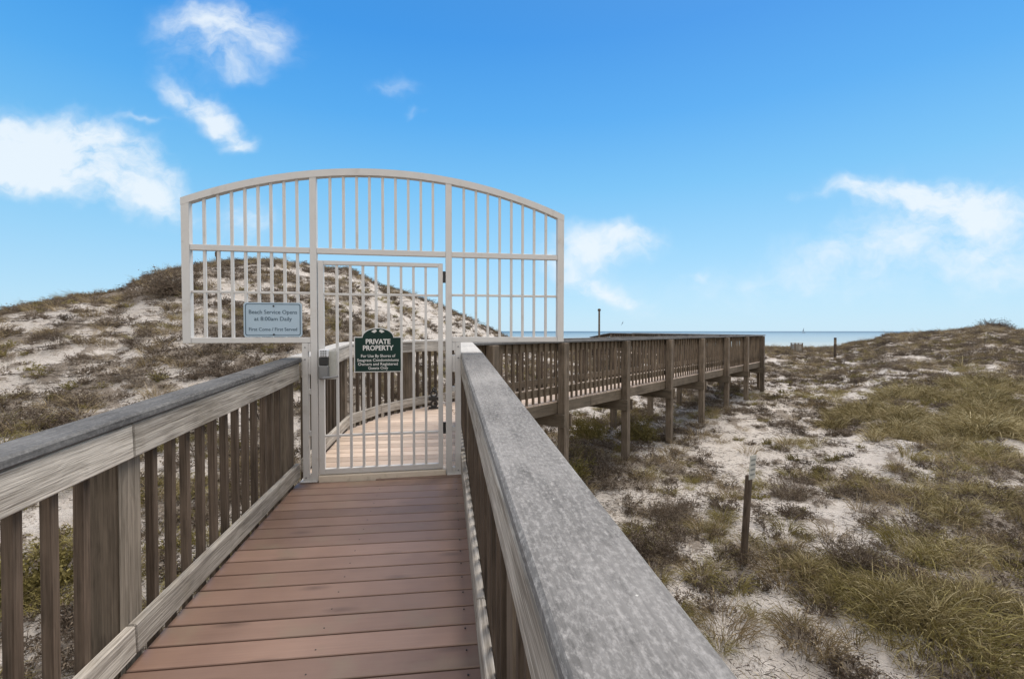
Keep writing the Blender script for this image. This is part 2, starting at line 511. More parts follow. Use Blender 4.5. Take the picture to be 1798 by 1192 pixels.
def scan_boards(mb, poly, origin, along, across, pitch, zf, t0, t1, thick=0.032, gap=0.009):
    t = t0; w = pitch - gap
    while t < t1:
        o = origin + along * (t + w / 2)
        xs = []
        for i in range(len(poly)):
            a = poly[i] - o; b = poly[(i + 1) % len(poly)] - o
            da = a.dot(along); db = b.dot(along)
            if (da > 0) != (db > 0):
                k = da / (da - db)
                xs.append((a + (b - a) * k).dot(across))
        if len(xs) >= 2:
            x0, x1 = min(xs), max(xs)
            if x1 - x0 > 0.05:
                c = o + across * ((x0 + x1) / 2)
                z = zf(c)
                dz = zf(c + along * 0.1) - zf(c - along * 0.1)
                al = (along + V((0, 0, dz / 0.2))).normalized()
                up = across.cross(al)
                mb.box((c.x, c.y, z - thick / 2), across, al, up, (x1 - x0, w, thick), 0.003)
        t += pitch

# ---- the ramp up to the gate and the platform behind it
ramp_root = empty('boardwalk', (-0.95, 2.0, g1(-0.95, 2.0)), 'red brown plank ramp leading up to the white gate', 'boardwalk')
def inroot(root, o):
    o.parent = root
    o.matrix_parent_inverse = Matrix.Translation(-V(root.location))
    return o
GY = lambda x: 4.10 + 0.1815 * (x + 1.13)      # the gate line
e = 0.03
polyA = [V((LX(-1.2) - e, -1.2, 0)), V((LX(GY(-1.78)) - e, GY(-1.78) - 0.0, 0)), V((RX(4.2) + e, GY(-0.45), 0)), V((RX(-1.2) + e, -1.2, 0))]
mb = MB(); scan_boards(mb, polyA, V((-1.1, 0, 0)), RD, RP, 0.137, lambda c: deckz(c.y), -1.2, 4.6)
inroot(ramp_root, mb.build('decking', M['deck']))
mb = MB()
for sx, fx in ((-1, lambda y: LX(y) - 0.05), (1, lambda y: RX(y) + 0.05), (0, lambda y: (LX(y) + RX(y)) / 2)):
    mb.beam((fx(-1.2), -1.2, deckz(-1.2) - 0.14), (fx(5.5), 5.5, deckz(5.5) - 0.14), 0.038, 0.20)
inroot(ramp_root, mb.build('joist', M['rim']))

plat = empty('boardwalk', (0, 9, g1(0, 9)), 'long pale boardwalk on tall posts running from behind the gate towards the sea', 'boardwalk')
polyB = [V((LX(GY(-1.78)) - e, GY(-1.78) + 0.01, 0)), V((P1.x - e, P1.y, 0)), P1b + V((-e, 0, 0)), P2 + V((-e, e, 0)), P3 + V((-e, e, 0)),
         CN, V((RX(6.0) + e, 6.0, 0)), V((RX(4.2) + e, GY(-0.45) + 0.01, 0))]
mb = MB(); scan_boards(mb, polyB, V((-1.1, 0, 0)), RD, RP, 0.137, lambda c: deckz(c.y), 3.7, 8.6)
polyC = [CN, P3 + V((-e, e, 0)), far(G_Y + 1.0, -0.0), near(G_Y, 0.0) , near(6.4)]
polyC = [CN, P3 + V((-e, e, 0)), far(G_Y + 0.9, 0.05), near(G_Y, -0.06), near(6.4, -0.06)]
scan_boards(mb, polyC, near(6.2), D2, N2, 0.14, lambda c: FLAT, -2.0, 17.2)
inroot(plat, mb.build('decking', M['deck_pale']))
# rim joists, inner joists, cross beams and the tall posts
A0 = near(6.45, -0.075); A1 = near(G_Y + 0.1, -0.075)
mb = MB(); L = (A1 - A0).length; k = 0; nseg = 5
for i in range(nseg):
    a = A0 + (A1 - A0) * (i / nseg); b_ = A0 + (A1 - A0) * ((i + 1) / nseg - 0.0008)
    mb.beam(a + V((0, 0, FLAT - 0.125)), b_ + V((0, 0, FLAT - 0.125)), 0.04, 0.19)
inroot(plat, mb.build('rim_joist', M['rim']))
mb = MB()
mb.beam(far(8.2, 0.06) + V((0, 0, FLAT - 0.135)), far(G_Y + 0.9, 0.06) + V((0, 0, FLAT - 0.135)), 0.04, 0.19)
inroot(plat, mb.build('rim_joist', M['rim']))
for q in (0.4, 0.85):
    mb = MB()
    a = near(6.6, -q - 0.1); b_ = near(G_Y, -q - 0.1)
    mb.beam(a + V((0, 0, FLAT - 0.135)), b_ + V((0, 0, FLAT - 0.135)), 0.04, 0.19)
    inroot(plat, mb.build('joist', M['rim']))
mb = MB()
mb.beam((LX(4.1) - .05, 4.1, deckz(4.1) - 0.14), (P1.x - .05, P1.y, FLAT - 0.14), 0.04, 0.19)
for a, b_ in ((P1, P1b), (P1b, P2), (P2, P3)):
    mb.beam(a + V((-.05, 0, FLAT - 0.14)), b_ + V((-.05, 0, FLAT - 0.14)), 0.04, 0.19)
mb.beam((RX(4.3) + .05, 4.3, deckz(4.3) - 0.14), (RX(6.2) + .05, 6.2, FLAT - 0.14), 0.04, 0.19)
inroot(plat, mb.build('rim_joist', M['rim']))
RAILTOP = FLAT + 1.03
post_y = [6.75] + [8.1 + 1.737 * i for i in range(7)]
for y in post_y:
    p = near(y, 0.02)
    mb = MB(); mb.post(p, g1(p.x, p.y) - 0.35, RAILTOP - 0.042, 0.14, 0.14, D2, 0.006)
    inroot(plat, mb.build('post', M['post']))
    q = near(y, -1.50)
    if y > 7.5:
        mb = MB(); mb.post(q, g1(q.x, q.y) - 0.35, RAILTOP - 0.042, 0.14, 0.14, D2, 0.006)
        inroot(plat, mb.build('post', M['post']))
        for off in (-0.105, 0.105):
            mb = MB()
            mb.beam(near(y, 0.12) + D2 * off + V((0, 0, FLAT - 0.335)), near(y, -1.62) + D2 * off + V((0, 0, FLAT - 0.335)), 0.04, 0.22)
            inroot(plat, mb.build('cross_beam', M['rim']))

# ---- railing builder
def railing(name, label, pts_in, zdeck, outward, bal_pitch, bal_range, cap_w=0.15, cap_mat='cap_blue',
            board_mat='board', bal_mat='dark', cap_in=0.012, height=1.03, gap=0.055, bal_w=0.036, posts=(),
            post_mat='post', joints=True, cap_len=3.4, foot=-0.20, fascia_h=0.142, botb=0.125, nails=False):
    """pts_in: polyline of the inner face (Vectors); outward(+1 right,-1 left of travel direction)"""
    root = empty(name, tuple(pts_in[0].xy) + (zdeck(pts_in[0]),), label, 'railing')
    segs = list(zip(pts_in[:-1], pts_in[1:]))
    for (a, b) in segs:
        d = (b - a); d.z = 0; L = d.length; d.normalize()
        n = V((d.y, -d.x, 0)) * outward
        def P(s, off, dz):
            p = a + d * s + n * off
            return V((p.x, p.y, zdeck(a + d * s) + dz))
        # boards in lengths
        if isinstance(joints, dict):
            capj, brdj = joints['cap'], joints['board']
        else:
            npc = max(1, round(L / cap_len)) if joints else 1
            capj = [L * i / npc for i in range(1, npc)]
            brdj = [L * i / npc - 0.35 for i in range(1, npc)]
        cs = [-0.02] + list(capj) + [L + 0.02]
        for s0, s1 in zip(cs[:-1], cs[1:]):
            mb = MB(); mb.beam(P(s0, cap_w / 2 - cap_in, height - 0.02), P(s1 - 0.002, cap_w / 2 - cap_in, height - 0.02), cap_w, 0.04, 0.009)
            inroot(root, mb.build('handrail_cap', M[cap_mat]))
        cs = [0] + list(brdj) + [L]
        for s0, s1 in zip(cs[:-1], cs[1:]):
            mb = MB(); mb.beam(P(s0, 0.019, height - 0.042 - fascia_h / 2), P(s1 - 0.004, 0.019, height - 0.042 - fascia_h / 2), 0.038, fascia_h, 0.005)
            fo = inroot(root, mb.build('fascia_board', M[board_mat]))
            mb = MB(); mb.beam(P(s0, 0.019, gap + botb / 2), P(s1 - 0.004, 0.019, gap + botb / 2), 0.038, botb, 0.005)
            bo = inroot(root, mb.build('bottom_rail', M[board_mat]))
            if nails:
                for par, zz, hh in ((fo, height - 0.042 - fascia_h / 2, fascia_h), (bo, gap + botb / 2, botb)):
                    for se in (s0 + 0.03, s1 - 0.034):
                        for q in (-0.3, 0.28):
                            c = P(se + random.uniform(-.006, .006), -0.0006, zz + q * hh)
                            mb = MB(); mb.box(c, d, n, (0, 0, 1), (0.007, 0.003, 0.007), 0.001)
                            no = mb.build('nail', M['black']); no.parent = par; no.matrix_parent_inverse = Matrix.Translation(-V(root.location))
    # balusters
    tot = 0; proto = None
    cum = []
    for (a, b) in segs:
        cum.append((tot, a, b)); tot += (b - a).length
    s = bal_range[0]
    bt = height - 0.043; bb = foot
    while s < min(bal_range[1], tot):
        for (t0, a, b) in cum:
            if t0 <= s <= t0 + (b - a).length: break
        d = (b - a); d.z = 0; d.normalize(); n = V((d.y, -d.x, 0)) * outward
        base = a + d * (s - t0)
        skip = any((V((p[0], p[1], 0)) - V((base.x, base.y, 0))).length < 0.14 for p in posts)
        if not skip:
            p = base + n * (0.04 + bal_w / 2)
            z = zdeck(base)
            if proto is None:
                mb = MB(); mb.box((0, 0, (bt + bb) / 2), (0, 0, 1), (1, 0, 0), (0, 1, 0), (bt - bb, bal_w, bal_w), 0.003)
                proto = mb.mesh('baluster', M[bal_mat])
            o = bpy.data.objects.new('baluster', proto); COL.objects.link(o)
            inroot(root, o)
            o.location = (p.x, p.y, z)
            o.rotation_euler = (random.uniform(-.006, .006), random.uniform(-.006, .006), math.atan2(d.y, d.x) + random.uniform(-.05, .05))
        s += bal_pitch * random.uniform(0.965, 1.035)
    for p in posts:
        a, b = min(segs, key=lambda ab: abs((V((p[0], p[1], 0)) - ab[0]).cross((ab[1] - ab[0]).normalized()).length) +
                   (0 if 0 <= (V((p[0], p[1], 0)) - ab[0]).dot((ab[1] - ab[0]).normalized()) <= (ab[1] - ab[0]).length else 9))
        d = (b - a).normalized(); n = V((d.y, -d.x, 0)) * outward
        c = V((p[0], p[1], 0)) + n * (0.041 + 0.07)
        mb = MB(); mb.post(c, g1(c.x, c.y) - 0.3, zdeck(V((p[0], p[1], 0))) + height - 0.044, 0.135, 0.135, d, 0.006)
        inroot(root, mb.build('post', M[post_mat]))
    return root

RH = 1.055
dz_ = lambda p: deckz(p.y)
Lp = [V((LX(-0.6), -0.6, 0)), V((LX(3.93), 3.93, 0))]
left_rail = railing('railing', 'weathered left handrail with blue grey cap beside the red brown ramp', Lp, dz_, -1, 0.134, (0.60, 4.5),
        posts=[(LX(1.965), 1.965), (LX(3.84), 3.84), (LX(0.0), 0.0)], height=RH, post_mat='post',
        joints={'cap': [3.66], 'board': [2.55]}, nails=True)
mb = MB(); nn = V((-1, -0.107, 0)).normalized(); dd = V((-0.107, 1, 0)).normalized()
for q_, w_ in ((-0.041, 0.050), (0.024, 0.078)):
    c_ = V((LX(1.965), 1.965, 0)) + nn * 0.0393 + dd * q_
    mb.box((c_.x, c_.y, deckz(1.965) + 0.455), (0, 0, 1), dd, nn, (1.10, w_, 0.0022), 0.0008)
inroot(left_rail, mb.build('post_lit_side', M['post_lit']))  # thin added skin that paints the post's inner side lighter, as lit
mb = MB(); mb.tube([(-1.63, 1.899, EYE - 0.615), (-1.63, 1.890, EYE - 0.615)], 0.009, 12)
inroot(left_rail, mb.build('bolt', M['black']))  # black tube end standing for a dark bolt hole in the post
for i in range(17):
    yb = 1.62 + 0.1381 * i
    for fx in (0.05, 0.62, -0.06):
        x_ = (LX(yb) + 0.05) if fx == 0.05 else ((RX(yb) - 0.05) if fx < 0 else (LX(yb) * .5 + RX(yb) * .5))
        mb = MB(); mb.tube([(x_, yb, deckz(yb) - 0.002), (x_, yb, deckz(yb) + 0.0012)], 0.0038, 8)
        inroot(ramp_root, mb.build('screw', M['black']))
Rp = [V((RX(-0.6), -0.6, 0)), V((RX(4.26), 4.26, 0))]
railing('railing', 'right handrail with a wide mottled grey cap, nearest to the viewer', Rp, dz_, 1, 0.128, (0.5, 5),
        posts=[(RX(1.35), 1.35), (RX(3.95), 3.95)], height=RH + 0.01, cap_w=0.205, cap_mat='cap_gray', cap_in=0.0, gap=0.004, botb=0.17,
        joints={'cap': [], 'board': [2.75]}, nails=True)
Rq = [V((RX(4.32), 4.32, 0)), V((RX(6.2), 6.2, 0))]
railing('railing', 'short pale handrail continuing just behind the right side of the gate', Rq, dz_, 1, 0.13, (0.1, 3),
        height=RH + 0.01, cap_w=0.205, cap_mat='cap_glare', cap_in=0.0, joints=False, posts=[(RX(5.9), 5.9)])
Lq = [V((LX(4.06), 4.06, 0)), V((P1.x, P1.y, 0)), P1b, P2, P3, far(8.9, 0.0)]
railing('railing', 'pale curved handrail behind the gate bending to the right', Lq, dz_, -1, 0.14, (0.12, 6.0),
        height=RH, cap_mat='cap_glare', joints=False, posts=[((P1.x), P1.y - .03), (P2.x, P2.y)], foot=-0.12, botb=0.12)
# far and near rails of the long walkway
railing('railing', 'far handrail of the long boardwalk, seen through the near balusters', [far(8.95, 0.0), far(G_Y + 0.9, 0.0)],
        lambda p: FLAT, -1, 0.165, (0.1, 30), height=1.03, cap_mat='cap_blue', cap_w=0.14, bal_mat='dark', board_mat='rim', cap_len=3.6)
# the near rail: balusters stand outside, running from the cap down to the rim joist
railing('railing', 'long near handrail with many brown balusters on tall posts', [near(6.42, -0.155), near(G_Y + 0.03, -0.155)],
        lambda p: FLAT, 1, 0.162, (0.06, 30), height=1.03, cap_mat='cap_blue', cap_w=0.19, cap_in=0.02, bal_mat='bal_mid', board_mat='rim',
        cap_len=3.6, foot=-0.022, gap=0.10, bal_w=0.036)

# ---- last leg of the boardwalk, turning left over the dune to the beach
leg = empty('boardwalk', (8, 22, g1(8, 22)), 'farther leg of boardwalk turning left towards the beach', 'boardwalk')
E0 = V((9.95, 18.75, 0)); E1 = V((6.9, 27.0, 0)); E2 = V((6.5, 30.5, 0))
ED = (E1 - E0).normalized(); EN = V((ED.y, -ED.x, 0))
def ez(p):
    s_ = (V((p.x, p.y, 0)) - E0).dot(ED)
    if s_ < 2: return FLAT + 0.05 * max(0, s_) / 2
    return FLAT + 0.05 if s_ < 9.9 else FLAT + 0.05 - (s_ - 9.9) * 0.10
mb = MB(); pd = [E0, E1, E1 - EN * 1.4, E0 - EN * 1.4]
scan_boards(mb, pd, E0, ED, EN, 0.14, ez, 0, 10)
pd = [E1, E2, E2 - V((1.4, 0.15, 0)), E1 - EN * 1.4]
scan_boards(mb, pd, E1, (E2 - E1).normalized(), V(((E2 - E1).normalized().y, -(E2 - E1).normalized().x, 0)), 0.14, ez, 0, 3.6)
inroot(leg, mb.build('decking', M['deck_pale']))
for off in (0.05, -1.45):
    mb = MB(); mb.beam(E0 + EN * off + V((0, 0, FLAT - 0.08)), E1 + EN * off + V((0, 0, FLAT - 0.08)), 0.04, 0.19)
    inroot(leg, mb.build('rim_joist', M['rim']))
for i in range(5):
    for off in (0.1, -1.5):
        p = E0 + (E1 - E0) * (i + 0.12) / 4.2 + EN * off
        mb = MB(); mb.post(p, g1(p.x, p.y) - 0.3, ez(p) + 0.98, 0.12, 0.12, ED)
        inroot(leg, mb.build('post', M['post']))
railing('railing', 'near side rail of the farther boardwalk leg', [E0 - EN * 1.4, E1 - EN * 1.4, E2 - V((1.4, .15, 0))], ez, -1, 0.17, (1.6, 13.2), height=1.045,
        cap_w=0.14, board_mat='rim', cap_mat='cap_blue', joints=False)
railing('railing', 'seaward rail of the farther boardwalk leg', [E0, E1, E2], ez, 1, 0.17, (0.2, 13.2), height=1.045,
        cap_w=0.14, board_mat='rim', cap_mat='cap_blue', joints=False)

# ------------------------------------------------------------------ the gate
GO = V((-2.68, 3.818, EYE - 1.268))
ga = math.atan(0.1815)
gate = empty('metal_gate', tuple(GO), 'arched off white metal bar screen with a gate across the boardwalk', 'gate',
             rot=(math.radians(0.5), 0, ga))
B0 = 1.268                                     # eye height above the foot of the gate
def gb(mb, u0, u1, v0, v1, t=0.045, y=0.0, ch=0.003):
    return mb.box(((u0 + u1) / 2, y, (v0 + v1) / 2 + B0), (1, 0, 0) if u1 - u0 > v1 - v0 else (0, 0, 1), (0, 1, 0),
                  (0, 0, 1) if u1 - u0 > v1 - v0 else (1, 0, 0),
                  ((u1 - u0), t, (v1 - v0)) if u1 - u0 > v1 - v0 else ((v1 - v0), t, (u1 - u0)), ch)
def gpart(name, mat='paint', parent=gate, *boxes, **kw):
    mb = MB()
    for bx in boxes: gb(mb, *bx, **kw)
    return mb.build(name, M[mat], parent)
W = 3.20; U0 = 0.035; UC = (W + U0) / 2; HS = 1.060; HP = 1.378
def arch(u, top=True):
    R = (((W - U0) / 2) ** 2 + (HP - HS) ** 2) / (2 * (HP - HS))
    z = HP - R + math.sqrt(R * R - (u - UC) ** 2)
    return z
UL, UR = 1.028, 2.152
gpart('outer_post', 'paint', gate, (U0, U0 + 0.06, -0.097, arch(U0 + 0.06) - 0.02), t=0.062)
gpart('outer_post', 'paint', gate, (W - 0.06, W, -0.097, arch(W - 0.06) - 0.02), t=0.062)
# arch rail
mb = MB(); n = 40; vs = []; fs = []
for i in range(n + 1):
    u = U0 + (W - U0) * i / n
    zo = arch(u); dzu = -(u - UC) / math.sqrt(((((W - U0) / 2) ** 2 + (HP - HS) ** 2) / (2 * (HP - HS))) ** 2 - (u - UC) ** 2)
    for y, dd in ((-0.033, 0), (0.033, 0), (0.033, -0.056), (-0.033, -0.056)):
        vs.append((u, y, zo + dd + B0))
for i in range(n):
    for k in range(4):
        k2 = (k + 1) % 4
        fs.append((i * 4 + k, i * 4 + k2, (i + 1) * 4 + k2, (i + 1) * 4 + k))
fs.append((0, 3, 2, 1)); fs.append((n * 4, n * 4 + 1, n * 4 + 2, n * 4 + 3))
mb.raw(vs, fs); mb.build('arch_rail', M['paint'], gate, fixn=True)
for uc in (UL, UR):
    gpart('gate_post', 'paint', gate, (uc - 0.027, uc + 0.027, -B0, arch(uc) - 0.05), t=0.056)
gpart('cross_rail', 'paint', gate, (U0 + 0.06, UL - 0.027, 0.651, 0.697), t=0.05)
gpart('cross_rail', 'paint', gate, (UL + 0.027, UR - 0.027, 0.651, 0.697), t=0.05)
gpart('cross_rail', 'paint', gate, (UR + 0.027, W - 0.06, 0.651, 0.697), t=0.05)
gpart('bottom_rail', 'paint', gate, (U0 + 0.06, UL - 0.027, -0.097, -0.052), t=0.05)
gpart('bottom_rail', 'paint', gate, (UR + 0.027, W - 0.06, -0.097, -0.052), t=0.05)
gpart('thin_rail', 'paint', gate, (U0 + 0.06, UL - 0.027, 0.309, 0.329), t=0.022)
gpart('thin_rail', 'paint', gate, (UR + 0.027, W - 0.06, 0.309, 0.329), t=0.022)
bw = 0.0108
def bars(u0, u1, n, lo, parent=gate, hi=None, y=0.0, zs=()):
    for i in range(1, n + 1):
        u = u0 + (u1 - u0) * i / (n + 1) + random.uniform(-.002, .002)
        cuts = [lo] + [c for z in zs for c in z] + [(arch(u) - 0.052) if hi is None else hi]
        mb = MB()
        for a, b in zip(cuts[0::2], cuts[1::2]):
            gb(mb, u - bw, u + bw, a, b, t=0.023, y=y, ch=0.002)
        mb.build('bar', M['paint'], parent)
sc_ = ((0.309, 0.329), (0.651, 0.697))
bars(U0 + 0.06, UL - 0.027, 8, -0.052, zs=sc_)
bars(UR + 0.027, W - 0.06, 8, -0.052, zs=sc_)
bars(UL + 0.027, UR - 0.027, 9, 0.697)
# side ladders down to the deck
for sg, uo, up_ in ((-1, 0.956, UL - 0.027), (1, 2.233, UR + 0.027)):
    gpart('side_post', 'paint', gate, (uo - 0.024, uo + 0.024, -B0, -0.099), t=0.05)
    a, b = (uo + 0.024, up_) if sg < 0 else (up_, uo - 0.024)
    for z0, z1 in ((-0.17, -0.10), (-0.36, -0.21), (-0.53, -0.49), (-0.885, -0.845), (-B0 + 0.005, -1.21)):
        gpart('rung', 'paint', gate, (a, b, z0, z1), t=0.045)
    gpart('foot_plate', 'paint', gate, (min(uo, up_) - 0.045, max(uo, up_) + 0.045 if sg > 0 else up_ + 0.05, -B0, -B0 + 0.008), t=0.11)
    mb = MB()
    for z in (-0.135, -0.235, -1.235):
        mb.box((uo, -0.0275, z + B0), (1, 0, 0), (0, 1, 0), (0, 0, 1), (0.011, 0.006, 0.011), 0.002)
    mb.build('bolt', M['steel'], gate)
gpart('threshold', 'cream', gate, (UL + 0.03, UR - 0.03, -B0 - 0.03, -1.222), t=0.13, y=0.02)
# the door leaf: part of the gate with its own sub-parts
DL, DR, DT, DB = 1.062, 2.100, 0.593, -1.213
mb = MB()
gb(mb, DL, DL + 0.045, DB, DT, t=0.042, y=-0.004); gb(mb, DR - 0.04, DR, DB, DT, t=0.042, y=-0.004)
gb(mb, DL + 0.045, DR - 0.04, DT - 0.034, DT, t=0.04, y=-0.004); gb(mb, DL + 0.045, DR - 0.04, DB, DB + 0.045, t=0.04, y=-0.004)
gb(mb, DL + 0.045, DR - 0.04, 0.303, 0.323, t=0.02, y=-0.004); gb(mb, DL + 0.045, DR - 0.04, -0.90, -0.88, t=0.02, y=-0.004)
door = mb.build('gate_door', M['paint'], gate)
bars(DL + 0.045, DR - 0.04, 8, DB + 0.045, parent=door, hi=DT - 0.034, y=-0.004, zs=((-0.90, -0.88), (0.303, 0.323)))
for z in (0.475, -0.855):
    mb = MB(); mb.tube([(DR + 0.011, -0.012, B0 + z - 0.05), (DR + 0.011, -0.012, B0 + z + 0.05)], 0.0135, 10)
    mb.box((DR + 0.011, -0.005, B0 + z), (0, 0, 1), (0, 1, 0), (1, 0, 0), (0.075, 0.012, 0.024), 0.002)
    mb.build('hinge', M['black'], door)
mb = MB(); gb(mb, DL + 0.012, DL + 0.145, -0.405, -0.165, t=0.010, y=-0.032); mb.build('lock_plate', M['signgray'], door)
mb = MB(); gb(mb, DL + 0.012, DL + 0.09, -0.40, -0.285, t=0.055, y=-0.062, ch=0.008); mb.build('lock_body', M['steel'], door)
mb = MB(); gb(mb, DL + 0.016, DL + 0.088, -0.215, -0.150, t=0.050, y=-0.062, ch=0.006); kp = mb.build('keypad', M['bright'], door)
mb = MB()
for i in range(3):
    for j in range(4):
        gb(mb, DL + 0.028 + i * 0.018, DL + 0.040 + i * 0.018, -0.208 + j * 0.014, -0.199 + j * 0.014, t=0.006, y=-0.089, ch=0.001)
kb = mb.build('keypad_buttons', M['steel'], door)
mb = MB(); gb(mb, DL + 0.016, DL + 0.086, -0.283, -0.218, t=0.050, y=-0.060, ch=0.004); mb.build('lock_band', M['black'], door)
mb = MB(); mb.tube([(DL + 0.06, -0.085, B0 - 0.385), (DL + 0.06, -0.125, B0 - 0.385)], 0.011, 10)
mb.tube([(DL + 0.055, -0.120, B0 - 0.385), (DL + 0.12, -0.124, B0 - 0.380), (DL + 0.175, -0.118, B0 - 0.372)], [0.011, 0.009, 0.008], 10)
mb.build('door_handle', M['steel'], door)

# ------------------------------------------------------------------ lettering
def lettering(lines, mat, parent, y, name='lettering', bold=0.0):
    """lines: (text, centre x, centre z, size, width)"""
    vs = []; fs = []
    for text, cx, cz, size, width in lines:
        cu = bpy.data.curves.new('t', 'FONT'); cu.body = text; cu.size = size
        cu.align_x = 'CENTER'; cu.align_y = 'CENTER'; cu.extrude = 0.0008; cu.offset = bold * size
        cu.resolution_u = 3
        to = bpy.data.objects.new('t', cu); COL.objects.link(to)
        dg = bpy.context.evaluated_depsgraph_get(); dg.update()
        me = bpy.data.meshes.new_from_object(to.evaluated_get(dg))
        xs = [v.co.x for v in me.vertices]
        k = width / (max(xs) - min(xs)) if width else 1
        o = len(vs)
        vs += [(cx + v.co.x * k, y - v.co.z, cz + v.co.y) for v in me.vertices]
        fs += [tuple(o + i for i in p.vertices) for p in me.polygons]
        bpy.data.objects.remove(to); bpy.data.curves.remove(cu); bpy.data.meshes.remove(me)
    mb = MB(); mb.raw(vs, fs)
    return mb.build(name, M[mat], parent)

def rrect(x0, x1, z0, z1, r, n=5):
    pts = []
    for cx, cz, a0 in ((x1 - r, z1 - r, 0), (x0 + r, z1 - r, 90), (x0 + r, z0 + r, 180), (x1 - r, z0 + r, 270)):
        for i in range(n + 1):
            a = math.radians(a0 + 90 * i / n)
            pts.append((cx + r * math.cos(a), cz + r * math.sin(a)))
    return pts
def ring(outer, inner, y0, y1):
    n = len(outer)
    vs = [(x, y0, z) for x, z in outer] + [(x, y0, z) for x, z in inner] + [(x, y1, z) for x, z in outer] + [(x, y1, z) for x, z in inner]
    fs = []
    for i in range(n):
        j = (i + 1) % n
        fs += [(i, j, n + j, n + i), (2 * n + i, 3 * n + i, 3 * n + j, 2 * n + j), (i, 2 * n + i, 2 * n + j, j), (n + i, n + j, 3 * n + j, 3 * n + i)]
    mb = MB(); mb.raw(vs, fs); return mb

RGM = gate.rotation_euler.to_matrix().to_4x4()
def on_gate(name, u, v, label, cat, y=-0.02):
    p = GO + RGM.to_3x3() @ V((u, y, v + B0))
    return empty(name, tuple(p), label, cat, rot=tuple(gate.rotation_euler))
bs = on_gate('notice_sign', 0.711, 0.095, 'pale blue sign giving beach service hours on the left bars of the gate', 'sign')
mb = MB(); mb.prism(rrect(-0.225, 0.225, -0.142, 0.142, 0.022), -0.006, 0.0); mb.build('sign_panel', M['signblue'], bs, fixn=True)
ring(rrect(-0.213, 0.213, -0.131, 0.131, 0.018), rrect(-0.207, 0.207, -0.125, 0.125, 0.014), -0.0075, -0.005).build('sign_border', M['navy'], bs, fixn=True)
lettering([('Beach Service Opens', 0, 0.062, 0.046, 0.37), ('at 8:00am Daily', 0, 0.006, 0.046, 0.29),
           ('First Come / First Served', 0, -0.080, 0.040, 0.37)], 'navy', bs, -0.0068, bold=0.004)
for z in (0.112, -0.122):
    mb = MB(); mb.tube([(0.005, -0.006, z), (0.005, -0.012, z)], 0.007, 8); mb.build('bolt', M['black'], bs)
ps = on_gate('notice_sign', 1.548, -0.175, 'dark green private property sign with an arched top on the gate door', 'sign', y=-0.019)
def green_outline(g):
    w = 0.198 - g; zb = -0.176 + g; zs = 0.128 - g
    pts = [(-w, zb), (w, zb), (w, zs), (0.132 - g * .6, zs)]
    pts += [((0.132 - g * .6) * math.cos(a), zs + (0.078) * math.sin(a)) for a in [math.pi * i / 14 for i in range(1, 14)]]
    pts += [(-(0.132 - g * .6), zs), (-w, zs)]
    return pts
mb = MB(); mb.prism(green_outline(0.0), -0.008, 0.0); mb.build('sign_edge', M['letter'], ps, fixn=True)
mb = MB(); mb.prism(green_outline(0.008), -0.0105, -0.007); mb.build('sign_panel', M['green'], ps, fixn=True)
lettering([('PRIVATE', 0, 0.085, 0.058, 0.205), ('PROPERTY', 0, 0.030, 0.058, 0.255)], 'letter', ps, -0.0118, 'heading', bold=0.03)
lettering([('For Use By Shores of', 0, -0.037, 0.034, 0.285), ('Seagrass Condominiums', 0, -0.073, 0.034, 0.345),
           ('Owners and Registered', 0, -0.107, 0.034, 0.33), ('Guests Only', 0, -0.141, 0.034, 0.165)], 'letter', ps, -0.0118, bold=0.012)
mb = MB()
for sx in (-1, 1):
    mb.raw([(sx * a, -0.0117, z) for a, z in ((0.008, 0.176), (0.03, 0.160), (0.055, 0.172), (0.035, 0.186), (0.02, 0.190))],
           [(0, 1, 2, 3, 4) if sx > 0 else (4, 3, 2, 1, 0)])
mb.build('ornament', M['letter'], ps)

# ------------------------------------------------------------------ small things
# black fitting on the deck behind the gate
bk = empty('black_fitting', (-1.20, 7.25, FLAT), 'small black metal fitting with round openings standing on the deck behind the gate', 'fitting', rot=(0, 0, 0.15))
mb = MB()
def hoop(mb, cx, cz, ro, ri, y=0.03, n=18, a0=0, a1=360):
    vs = []; fs = []
    for i in range(n + 1):
        a = math.radians(a0 + (a1 - a0) * i / n)
        for r in (ro, ri):
            for yy in (-y, y):
                vs.append((cx + r * math.cos(a), yy, cz + r * math.sin(a)))
    for i in range(n):
        o = i * 4
        fs += [(o, o + 4, o + 6, o + 2), (o + 1, o + 3, o + 7, o + 5), (o, o + 1, o + 5, o + 4), (o + 2, o + 6, o + 7, o + 3)]
    if a1 - a0 < 360:
        fs += [(0, 2, 3, 1), (n * 4, n * 4 + 1, n * 4 + 3, n * 4 + 2)]
    mb.raw(vs, fs)
mb.box((0, 0, 0.012), (1, 0, 0), (0, 1, 0), (0, 0, 1), (0.17, 0.09, 0.024)); mb.build('base', M['black'], bk)
mb = MB(); hoop(mb, 0, 0.075, 0.06, 0.032); mb.build('lower_ring', M['black'], bk, fixn=True)
mb = MB(); mb.box((0, 0, 0.155), (1, 0, 0), (0, 1, 0), (0, 0, 1), (0.165, 0.07, 0.05), 0.006); mb.build('crossbar', M['black'], bk)
mb = MB(); hoop(mb, 0, 0.225, 0.058, 0.034); mb.build('upper_ring', M['black'], bk, fixn=True)
mb = MB(); hoop(mb, 0, 0.292, 0.030, 0.010); mb.build('top_ring', M['black'], bk, fixn=True)

